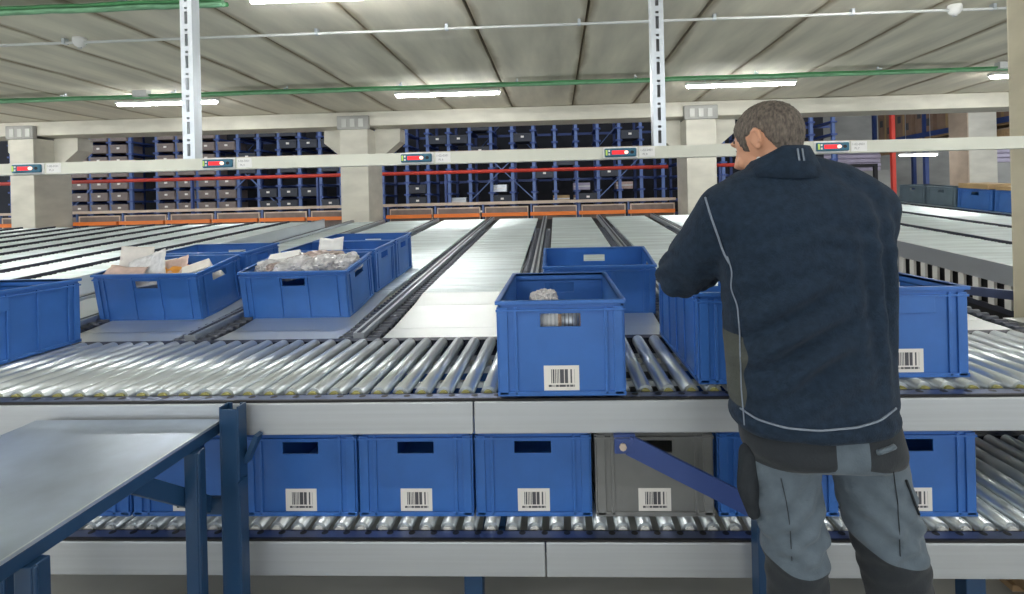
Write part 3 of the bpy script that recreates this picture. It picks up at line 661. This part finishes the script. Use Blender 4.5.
def fill(x0, cols, rows, m, where, prob=1.):
    for i in cols:
        for j in rows:
            if random.random() > prob: continue
            o = link('storage_bin', gbin(m), loc=(x0+.505*(i+.5), 12.36, LV[j]+.021)); tag(o, where+', '+ORD[i]+' across and '+ORD[j]+' up', 'bin', where)
fill(-13.4, range(0, 6), range(0, 9), 'bin_brown', 'small brown bin left of the first column')
fill(-9.7, range(0, 3), range(0, 9), 'bin_brown', 'small brown bin right of the first column')
fill(-9.7, range(3, 4), (0, 1, 2, 3, 6), 'bin_brown', 'small brown bin right of the first column')
fill(-9.7, range(4, 11), range(0, 9), 'bin_dark', 'small dark bin between the first two columns', .30)
fill(-3.55, range(0, 11), range(0, 8), 'bin_dark', 'small dark bin behind the middle columns', .14)
for k, (x, z, m) in enumerate(((.12, 1.52, 'cardboard'), (.62, 1.81, 'lavender'), (.62, 1.52, 'cardboard_brown'), (1.65, 1.81, 'paper_pink'), (-1.4, 1.81, 'steel_rail'), (-2.4, 1.52, 'steel_rail'))):
    o = MB().box(-.2, .2, 0, .4, 0, .17).build('cardboard_box', m); MB().box(-.2, .2, -.004, 0, .07, .1).build('tape', 'white_paint', o); o.location = (x, 12.75, z); tag(o, ['tan carton', 'lavender carton', 'dark brown carton', 'pink carton', 'left steel grey carton', 'right steel grey carton'][(0, 1, 2, 3, 5, 4)[k]]+' in the rack between the middle columns', 'carton', 'cartons in the middle rack')
# red pipe, handrail with framed panels and orange bars in front of the racks
for (x0, x1, l) in ((-13, 2.2, 'long red pipe crossing in front of the racks'), (2.8, 5.3, "red pipe beyond the worker's shoulder")):
    t = thing('red_pipe', l, 'pipe', (0, 10.4, 2.16)); MB().tube([(x0, 0, 0), (x1, 0, 0)], .035, 8).build('pipe', 'red', t)
    x = x0+.4
    while x < x1: MB().box(x-.02, x+.02, -.03, .03, -2.16, -.03).build('stand', 'rack_blue', t); x += 2.6
for i, (x0, x1) in enumerate(((-13, -9.95), (-9.4, -3.85), (-3.25, 2.22), (2.8, 5.6))):
    t = thing('guard_rail', ['guard rail left of the first column', 'guard rail between the first two columns', 'guard rail between the second and third columns', 'guard rail behind the worker'][i] + ' with framed panels and an orange bar', 'guard rail', (x0, 9.9, 0))
    n = max(1, round((x1-x0)/.9)); st = (x1-x0)/n
    MB().box(0, x1-x0, -.02, .02, 1.50, 1.55).build('top_bar', 'beige_beam', t)
    for k in range(n):
        MB().box(k*st+.02, k*st+.05, -.02, .02, 0, 1.5).build('post', 'rack_blue_light', t)
        b = MB(); a, c = k*st+.07, (k+1)*st-.02
        b.box(a, c, -.015, .015, 1.43, 1.455).box(a, a+.02, -.015, .015, 1.10, 1.43).box(c-.02, c, -.015, .015, 1.10, 1.43).box(a+.02, c-.02, -.015, .015, 1.08, 1.10)
        b.build('panel_frame', 'beige_beam', t); MB().box(a+.02, c-.02, -.004, .004, 1.10, 1.43).build('mesh_panel', 'bin_brown', t)
        MB().box(k*st+.02, (k+1)*st-.03, -.09, -.03, 1.27, 1.34).build('orange_bar', 'orange', t)
# right rear: red post, tall rack with cartons, goods on the low wall, doorway frame
t = thing('red_post', 'vertical red post right of the worker in the background', 'post', (6.88, 11.0, 0)); MB().box(-.036, .036, -.036, .036, 0, 4.2).build('post', 'red', t); MB().box(-.1, .1, -.1, .1, 0, .01).build('base_plate', 'red', t)
t = thing('pallet_rack', 'tall pallet rack with a sloping line of cartons at upper right', 'rack', (10.2, 14, 0))
for y in (-2.9, -1.0, .9, 3.2): MB().box(-.05, .05, y-.05, y+.05, 0, 6.5).build('upright', 'rack_blue', t); MB().box(1.15, 1.25, y-.05, y+.05, 0, 6.5).build('upright', 'rack_blue', t)
for z in (3.08, 4.9): MB().box(-.08, -.05, -2.9, 3.25, z, z+.13).build('beam', 'rack_blue', t); MB().box(-.05, 1.25, -2.9, 3.25, z-.05, z).build('deck', 'wood', t)
MB().box(-.11, -.08, -2.9, 3.25, 2.74, 2.92).build('fascia', 'wood', t); MB().box(-.10, 1.25, -2.9, 3.25, 2.92, 2.95).build('sheet', 'brown_column', t)
for k in range(7):
    y = 11.2+.85*k
    o = MB().box(0, 1.0, 0, .70, 0, .95+.1*(k % 3)).build('cardboard_box', 'cardboard_brown'); o.location = (10.2, y, 3.08); tag(o, ['nearest', 'second', 'third', 'fourth', 'fifth', 'sixth', 'furthest'][k]+' large brown carton on the upper level of the right rack', 'carton', 'cartons on the right rack')
    MB().box(-.004, 0, .30, .38, 0, .95).build('tape', 'cardboard', o); MB().box(-.005, 0, .12, .24, .3, .5).build('print_mark', 'ink', o); MB().box(-.005, 0, .46, .6, .55, .75).build('print_mark', 'ink', o)
for k, (x, y, z, wd, l) in enumerate(((12.2, 14.9, 2.355, 1.2, 'lavender wrapped goods on the low wall at the right pillar'), (13.5, 14.9, 2.355, 1.6, 'lavender wrapped goods behind the right pillar'), (7.2, 16.0, 2.255, 1.3, 'lavender wrapped goods above the doorway left part'), (8.55, 16.0, 2.255, 1.3, 'lavender wrapped goods above the doorway right part'))):
    t = thing('wrapped_goods', l, 'goods', (x, y+.3, z), 0, 'lavender wrapped goods')
    for j in range(5): MB().box(.01*(j % 2), wd-.012*((j+1) % 2), 0, .5, j*.13, j*.13+.12).build('layer', 'lavender', t, bevel=.03)
    MB().box(-.05, 0, -.02, .04, 0, .7).build('corner_post', 'rack_blue', t)
struct(MB().box(8.0, 8.9, 15.97, 16.0, 0, 1.85).build('door_1', 'dark_fill'))
t = thing('door_frame', 'dark portal frame in front of the low wall at right', 'frame', (8.4, 15.6, 0))
for x in (-.55, .85): MB().box(x-.05, x+.05, -.04, .04, 0, 2.35).build('post', 'black', t)
MB().box(-.6, .9, -.04, .04, 2.35, 2.43).build('lintel', 'black', t)
for i, (x, z) in enumerate(((-.2, 1.2),)): MB().box(-.5, .8, .0, .03, 1.55, 1.6).build('rail', 'steel_rail', t)

# ================================================================ THE WORKER
def remeshed(mb, voxel, smooth=6, fac=.5):
    me = mb.mesh('tmp', []); o = bpy.data.objects.new('tmp', me); COL.objects.link(o)
    r = o.modifiers.new('r', 'REMESH'); r.mode = 'VOXEL'; r.voxel_size = voxel; r.use_smooth_shade = True
    s = o.modifiers.new('s', 'SMOOTH'); s.iterations = smooth; s.factor = fac
    bpy.context.view_layer.update(); out = bpy.data.meshes.new_from_object(o.evaluated_get(bpy.context.evaluated_depsgraph_get()))
    bpy.data.objects.remove(o); bpy.data.meshes.remove(me)
    for p in out.polygons: p.use_smooth = True
    return out
def loft(mb, rings, n=40, ex=2.4):
    vs = []; fs = []
    for (z, cx, cy, a, b) in rings:
        for j in range(n):
            t_ = 2*math.pi*j/n; c, s = math.cos(t_), math.sin(t_)
            vs.append((cx+a*math.copysign(abs(c)**(2/ex), c), cy+b*math.copysign(abs(s)**(2/ex), s), z))
    k = len(rings)
    for i in range(k-1):
        for j in range(n): fs.append((i*n+j, i*n+(j+1) % n, (i+1)*n+(j+1) % n, (i+1)*n+j))
    fs.append(tuple(range(n))[::-1]); fs.append(tuple((k-1)*n+j for j in range(n)))
    return mb.add(vs, fs, 0, True)
def limb(mb, pts, rads, n=20):
    P, R_ = [], []                                            # rounded chain of tapered segments
    for i in range(len(pts)-1):
        for q in range(6):
            f = q/6; P.append(Vector(pts[i]).lerp(Vector(pts[i+1]), f)); R_.append(rads[i]*(1-f)+rads[i+1]*f)
    P.append(Vector(pts[-1])); R_.append(rads[-1])
    mb.tube(P, R_, n)
    for p, r in zip(pts, rads): mb.ell(p, (r, r, r), 16, 10)
    return mb
person = thing('person', 'worker seen from behind in a dark navy fleece and grey work trousers, left elbow raised', 'person', (.66, 1.31, 0))
def PP(name, me, m, par=None):
    for v in me.vertices: v.co -= Vector((.66, 1.31, 0))
    me.materials.clear()
    for q in ([m] if isinstance(m, str) else m): me.materials.append(M[q])
    return link(name, me, par or person)
ARM_L = [(.432, 1.335, 1.445), (.385, 1.42, 1.345), (.342, 1.50, 1.272), (.425, 1.58, 1.272), (.500, 1.645, 1.297)]
ARM_R = [(.762, 1.335, 1.445), (.776, 1.37, 1.34), (.790, 1.46, 1.225), (.735, 1.58, 1.235), (.675, 1.69, 1.255)]
LEG_L = [(.540, 1.315, .86), (.550, 1.315, .72), (.562, 1.305, .60), (.568, 1.31, .48), (.574, 1.30, .25), (.58, 1.29, .09)]
LEG_R = [(.738, 1.315, .86), (.770, 1.315, .72), (.797, 1.31, .60), (.817, 1.315, .48), (.850, 1.31, .25), (.878, 1.30, .09)]
HEAD = Matrix.Translation((.537, 1.358, 1.633)) @ Matrix.Rotation(math.radians(32), 4, 'Z') @ Matrix.Rotation(math.radians(-20), 4, 'X') @ Matrix.Scale(.90, 4)
HR = HEAD.to_3x3(); HRN = HR.normalized()
body = MB()
def he(c, r): body.ell(HEAD @ Vector(c), r, 28, 18, rot=HR)
he((0, -.008, .006), (.077, .097, .088)); he((0, .034, -.03), (.061, .060, .085)); he((0, .045, -.088), (.047, .045, .034)); he((0, .078, -.108), (.020, .016, .017))
he((0, -.036, -.045), (.052, .046, .062)); he((0, .084, .022), (.046, .012, .012))
for s in (-1, 1): he((s*.038, .066, -.045), (.022, .020, .022)); he((s*.05, .03, -.085), (.014, .035, .03))
body.tube([HEAD @ Vector(p) for p in ((0, .090, .015), (0, .103, -.012), (0, .115, -.034), (0, .100, -.043))], [.008, .010, .014, .010], 12)
for s in (-1, 1): he((s*.012, .098, -.038), (.010, .011, .008))
he((0, .090, -.066), (.024, .012, .007)); he((0, .088, -.078), (.022, .012, .008))
for s in (-1, 1):                                             # ears: helix ring, concha and lobe
    pts = []
    for k in range(13):
        a = math.radians(-60+k*25); pts.append(HEAD @ Vector((s*(.082+.006*math.cos(a)), -.026-.017*math.cos(a), -.013+(.024 if math.sin(a) > 0 else .021)*math.sin(a))))
    body.tube(pts, .0052, 8); he((s*.077, -.026, -.014), (.0065, .015, .022)); he((s*.079, -.020, -.036), (.006, .010, .010))
limb(body, [HEAD @ Vector((0, -.018, -.055)), (.555, 1.355, 1.54), (.585, 1.335, 1.46)], [.052, .052, .085])
loft(body, [(.865, .64, 1.315, .130, .075), (.90, .625, 1.315, .150, .10), (1.05, .613, 1.315, .145, .095), (1.25, .604, 1.32, .155, .10), (1.38, .603, 1.325, .165, .10), (1.45, .60, 1.33, .15, .085), (1.50, .588, 1.33, .10, .06)])
limb(body, ARM_L, [.055, .048, .042, .037, .028]); limb(body, ARM_R, [.055, .048, .042, .037, .028])
limb(body, LEG_L, [.066, .060, .052, .05, .042, .04]); limb(body, LEG_R, [.066, .062, .055, .05, .042, .04])
def hand(wrist, d, nrm, side):
    W, d, nrm = Vector(wrist), Vector(d).normalized(), Vector(nrm).normalized(); s = d.cross(nrm).normalized()*side; nrm = s.cross(d).normalized()*(1 if s.cross(d).dot(nrm) > 0 else -1)
    R3 = Matrix((s, d, nrm)).transposed()
    limb(body, [W-d*.02, W+d*.03], [.027, .027]); body.ell(W+d*.055, (.040, .052, .016), 18, 12, rot=R3)
    for k, (off, L) in enumerate(((.031, .072), (.0105, .082), (-.0105, .076), (-.031, .060))):
        b = W+d*.092+s*off*.95; f = (d+s*off*3.2).normalized(); pts = [W+d*.06+s*off*.8, b]; c = b; ang = .35
        for q, fr in enumerate((.45, .32, .23)):
            dd = (f*math.cos(ang)+nrm*math.sin(ang)); c = c+dd*L*fr; pts.append(c); ang += .40
        limb(body, pts, [.0095, .0095, .0088, .0082, .0072], 10)
    b = W+d*.030+s*.030; limb(body, [b, b+s*.022+d*.020+nrm*.012, b+s*.032+d*.045+nrm*.024, b+s*.030+d*.066+nrm*.036], [.013, .0115, .010, .0085], 10)
hand(ARM_L[-1], (.5, .75, -.15), (.35, .0, -1), -1); hand(ARM_R[-1], (-.45, .8, -.12), (-.35, 0, -1), 1)
body_me = remeshed(body, .0042, 4)
hb = BVHTree.FromPolygons([v.co.copy() for v in body_me.vertices], [tuple(p.vertices) for p in body_me.polygons])
bo = PP('body', body_me, 'skin'); bo['label'] = 'head and hands with light skin'
# eyes, lips
for s in (-1, 1):
    e = MB(); e.ell(HEAD @ Vector((s*.030, .0725, .001)), (.0092, .0092, .0075), 16, 10); eo = PP('eye', e.mesh('eye', ['eye_white']), 'eye_white', bo)
    e = MB(); e.ell(HEAD @ Vector((s*.030, .0805, .0)), (.0056, .0026, .0056), 12, 8, rot=HR); PP('iris', e.mesh('iris', ['iris']), 'iris', bo)
    e = MB(); e.tube([HEAD @ Vector(p) for p in ((s*.012, .0935, .020), (s*.028, .088, .026), (s*.046, .068, .021))], .0032, 8); PP('eyebrow', e.mesh('eyebrow', ['hair']), 'hair', bo)
e = MB(); e.ell(HEAD @ Vector((0, .0985, -.072)), (.021, .005, .008), 14, 8, rot=HR); PP('lips', e.mesh('lips', ['lip']), 'lip', bo)
# short hair grown as a cap over the skull
HL = [(0, .052), (40, .047), (58, .012), (66, -.030), (76, -.036), (84, .004), (118, .004), (124, -.028), (136, -.056), (150, -.078), (180, -.086)]
def hairline(ph):
    for (a, za), (b, zb) in zip(HL, HL[1:]):
        if a <= ph <= b: return za+(zb-za)*(ph-a)/(b-a)
    return HL[-1][1]
nu, nv = 120, 84; vs = []; fs = []
for i in range(nv+1):
    th = math.pi*i/nv
    for j in range(nu):
        ph = 2*math.pi*j/nu; dl = Vector((math.sin(th)*math.sin(ph), math.sin(th)*math.cos(ph), math.cos(th)))
        hit = hb.ray_cast(HEAD @ Vector((0, 0, 0)), (HRN @ dl))[3]
        emax = 1.03/math.sqrt((dl.x/.077)**2+(dl.y/.105)**2+(dl.z/.108)**2)
        r = min(hit/.9 if hit else .1, emax) if dl.z > -.95 else .07
        a = math.degrees(abs((ph+math.pi) % (2*math.pi)-math.pi)); zz_ = r*dl.z
        k = max(0., min(1., (zz_-hairline(a))/.014+.5)); k = k*k*(3-2*k)
        grow = .0045+.004*max(0, dl.z)
        r = r-.010+(.010+grow)*k + k*.0022*noise.noise(Vector(dl)*34) + k*.0012*noise.noise(Vector(dl)*70)
        vs.append(HEAD @ (dl*r))
for i in range(nv):
    for j in range(nu): fs.append((i*nu+j, (i+1)*nu+j, (i+1)*nu+(j+1) % nu, i*nu+(j+1) % nu))
ho = PP('hair', MB().add(vs, fs, 0, True).mesh('hair', ['hair']), 'hair'); ho['label'] = 'short greying brown hair'
# fleece jacket
jk = MB()
loft(jk, [(.930, .614, 1.315, .178, .122), (.937, .614, 1.315, .185, .131), (.955, .613, 1.315, .188, .134), (.99, .612, 1.315, .190, .135), (1.05, .609, 1.315, .191, .133), (1.15, .604, 1.315, .193, .131), (1.25, .605, 1.32, .197, .131), (1.35, .604, 1.32, .203, .130),
          (1.42, .602, 1.325, .203, .125), (1.465, .598, 1.33, .185, .112), (1.50, .590, 1.335, .150, .096), (1.53, .580, 1.34, .115, .084), (1.555, .572, 1.342, .088, .076)])
limb(jk, ARM_L, [.084, .077, .066, .057, .046]); limb(jk, ARM_R, [.080, .072, .064, .056, .046])
limb(jk, [(.52, 1.34, 1.515), (.475, 1.337, 1.485), ARM_L[0]], [.056, .070, .084]); limb(jk, [(.635, 1.34, 1.530), (.70, 1.337, 1.496), ARM_R[0]], [.056, .070, .080])
jm = remeshed(jk, .0085, 7)
def ramp(x, a, b): return max(0., min(1., (x-a)/(b-a)))
jm.update(); nrm = [v.normal.copy() for v in jm.vertices]
for v, n in zip(jm.vertices, nrm):
    p = v.co; back = ramp(-n.y, -.1, .5); d = .005*noise.noise(p*5.5)+.0022*noise.noise(p*15)
    q = -.52*p.x+.85*p.z+.02*noise.noise(p*5)
    env = math.exp(-(((p.x-.53)/.13)**2+((p.z-1.16)/.15)**2)); d += back*env*.017*math.sin(q*2*math.pi/.078)
    env = math.exp(-(((p.x-.74)/.07)**2+((p.z-1.27)/.17)**2)); d += back*env*.011*math.sin((p.x+.05*p.z)*2*math.pi/.055+1.2*noise.noise(p*4))
    env = math.exp(-(((p.x-.60)/.2)**2+((p.z-1.38)/.06)**2)); d += back*env*.006*math.sin((p.z+.25*abs(p.x-.6))*2*math.pi/.06)
    env = math.exp(-((p-Vector(ARM_L[2])).length/.12)**2); d += env*.006*math.sin((p.x*.8+p.z*.9+p.y*.5)*2*math.pi/.045)
    env = math.exp(-((p.z-.95)/.02)**2); d += .004*env; d -= .004*math.exp(-((p.z-.978)/.010)**2)
    v.co = p+n*d
jm.update()
jb = BVHTree.FromPolygons([v.co.copy() for v in jm.vertices], [tuple(p.vertices) for p in jm.polygons])
def set_patch(me, fn):
    at = me.attributes.new('patch', 'FLOAT', 'POINT'); at.data.foreach_set('value', [fn(v.co) for v in me.vertices])
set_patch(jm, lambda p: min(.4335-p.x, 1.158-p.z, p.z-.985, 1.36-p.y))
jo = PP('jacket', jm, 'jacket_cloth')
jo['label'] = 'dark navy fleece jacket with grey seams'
col = MB()                                                    # stand collar: an open, tapering ring of cloth
nC = 44; cvs = []
CRN = [(.530, .104, .094, 0.), (.565, .086, .086, 0.), (.590, .076, .079, 0), (.597, .073, .077, 0), (.595, .068, .072, 0), (.565, .074, .074, 0), (.530, .085, .08, 0)]
for (z, a, b, tip) in CRN:
    for j in range(nC):
        t_ = 2*math.pi*j/nC; yy = math.sin(t_); xx = math.cos(t_)
        cvs.append((.566-.10*(z-.545)+a*xx, 1.342+.15*(z-.545)+b*yy, 1+z+.012*((z-.545)/.06)-.030*max(0, yy)*((z-.545)/.06)-.050*max(0, -xx-.25)*((z-.545)/.06)))
cfs = [(i*nC+j, i*nC+(j+1) % nC, ((i+1) % len(CRN))*nC+(j+1) % nC, ((i+1) % len(CRN))*nC+j) for i in range(len(CRN)) for j in range(nC)]
cm = col.add(cvs, cfs, 0, True).mesh('collar', ['jacket'])
cbv = BVHTree.FromPolygons([v.co.copy() for v in cm.vertices], [tuple(p.vertices) for p in cm.polygons])
PP('collar', cm, 'jacket', jo)
sh = MB(); svs = []
for (z, a) in ((.56, .068), (.597, .066), (.614, .065), (.614, .062), (.56, .064)):
    for j in range(nC):
        t_ = 2*math.pi*j/nC; xx, yy = math.cos(t_), math.sin(t_)
        svs.append((.562-.10*(z-.545)+a*xx, 1.352+.1*(z-.545)+a*yy, 1.0+z+.016*((z-.545)/.06)-.03*max(0, yy)*((z-.545)/.06)-.030*max(0, -xx-.25)*((z-.545)/.06)-.03*ramp(xx, -.7, -.1)))
sh.add(svs, [(i*nC+j, i*nC+(j+1) % nC, ((i+1) % 5)*nC+(j+1) % nC, ((i+1) % 5)*nC+j) for i in range(5) for j in range(nC)], 0, True)
so = PP('shirt_collar', sh.mesh('shirt_collar', ['white_paint']), 'white_paint'); so['label'] = 'white shirt collar edge at the neck'
def seam(name, pixels, rad, bvhs, m, par):
    """a raised seam laid on the cloth along the given line of sight points"""
    C0 = Vector((0, 0, CAMZ)); pts = []
    dense = []
    for (u0, v0), (u1, v1) in zip(pixels, pixels[1:]):
        k = max(2, int(math.hypot(u1-u0, v1-v0)/4))
        dense += [(u0+(u1-u0)*i/k, v0+(v1-v0)*i/k) for i in range(k)]
    dense.append(pixels[-1])
    for u, v in dense:
        best = None; r = pix_ray(u, v).normalized()
        for b in bvhs:
            h = b.ray_cast(C0, r)
            if h[0] is not None and (best is None or h[3] < best[3]): best = h
        if best is not None and best[3] < 1.75: pts.append(best[0]+best[1]*(rad*.5+.0012)*(1 if best[1].dot(r) < 0 else -1))
    if len(pts) < 3: return
    for _ in range(2): pts = [pts[0]]+[(a+b*2+c)/4 for a, b, c in zip(pts, pts[1:], pts[2:])]+[pts[-1]]
    return PP(name, MB().tube(pts, rad, 6).mesh(name, [m]), m, par)
seam('piping', [(706, 198), (712, 218), (719, 238), (724, 252), (730, 263)], .0028, [jb], 'piping', jo)
seam('piping', [(728, 256), (733, 272), (731, 288), (738, 305), (740, 330), (741, 360), (742, 390), (744, 412), (745, 425)], .0018, [jb], 'piping', jo)
seam('piping', [(741, 408), (758, 420), (785, 428), (820, 431), (855, 428), (880, 420), (895, 408)], .0024, [jb], 'piping', jo)
for u in (797, 801.5): seam('collar_tag', [(u, 149), (u+.6, 153), (u+1.5, 158), (u+2, 161)], .0022, [cbv, jb], 'piping', jo)
# work trousers
tr = MB()
loft(tr, [(.850, .642, 1.315, .168, .108), (.862, .640, 1.315, .182, .122), (.88, .634, 1.315, .187, .130), (.92, .627, 1.315, .183, .126), (.97, .622, 1.315, .176, .118)])
limb(tr, LEG_L, [.087, .081, .072, .069, .066, .066]); limb(tr, LEG_R, [.087, .086, .076, .071, .067, .067])
tm = remeshed(tr, .008, 6); tm.update(); nrm = [v.normal.copy() for v in tm.vertices]
for v, n in zip(tm.vertices, nrm):
    p = v.co; d = .004*noise.noise(p*8)+.0025*noise.noise(p*20)
    sgn = -1 if p.x < .655 else 1
    env = math.exp(-((p.z-.66)/.10)**2); d += env*.0035*math.sin((p.z-.55*sgn*(p.x-.655))*2*math.pi/.058+2*noise.noise(p*6))
    bk = ramp(-n.y, 0, .6); d += bk*.006*math.exp(-((p.z-.70)/.10)**2)*math.sin((p.z+.9*sgn*(p.x-.655)+.03*noise.noise(p*5))*2*math.pi/.07); env = math.exp(-((p.z-.80)/.03)**2); d -= env*.006*math.exp(-((abs(p.x-.645)-.085)/.05)**2)
    v.co = p+n*d
tm.update()
tbv = BVHTree.FromPolygons([v.co.copy() for v in tm.vertices], [tuple(p.vertices) for p in tm.polygons])
def tpatch(c):
    left = c.x < .655
    low = (.612-.016*(1-((c.x-.575)/.07)**2) if left else .634-.014*(1-((c.x-.815)/.07)**2))-c.z
    u = abs(c.x-.645); pocket = min(u-.036, c.z-(.852+.02*ramp(u, .12, .03)), 1.36-c.y)
    return max(low, pocket)
set_patch(tm, tpatch)
to = PP('trousers', tm, 'trouser_cloth'); to['label'] = 'grey work trousers with dark pockets and dark lower legs'
for (px, rad) in (([(781, 478), (786, 500), (790, 525), (792, 560)], .0011), ([(893, 472), (897, 500), (899, 530), (900, 556)], .0011)):
    seam('trouser_seam', px, rad, [tbv], 'trouser_dark', to)
# hanging tool flap on the left hip, belt loop on the right
PP('hip_flap', remeshed(limb(MB(), [(.452, 1.30, .865), (.448, 1.295, .78), (.462, 1.30, .715)], [.022, .026, .016]), .006, 5), 'trouser_dark', to)
seam('belt_loop', [(876, 452), (884, 450), (893, 446)], .006, [tbv], 'trouser_grey', to)
seam('strap', [(905, 480), (912, 498), (918, 515)], .003, [tbv], 'trouser_dark', to)
for L in (LEG_L, LEG_R):
    x, y = L[-1][0], L[-1][1]; b = MB(); b.ell((x, y+.02, .045), (.048, .075, .045)); b.ell((x, y+.12, .035), (.045, .075, .035)); b.ell((x, y-.0, .10), (.05, .055, .06)); b.box(x-.042, x+.042, y-.055, y+.19, 0, .02)
    PP('boot', remeshed(b, .008, 4), 'boot')
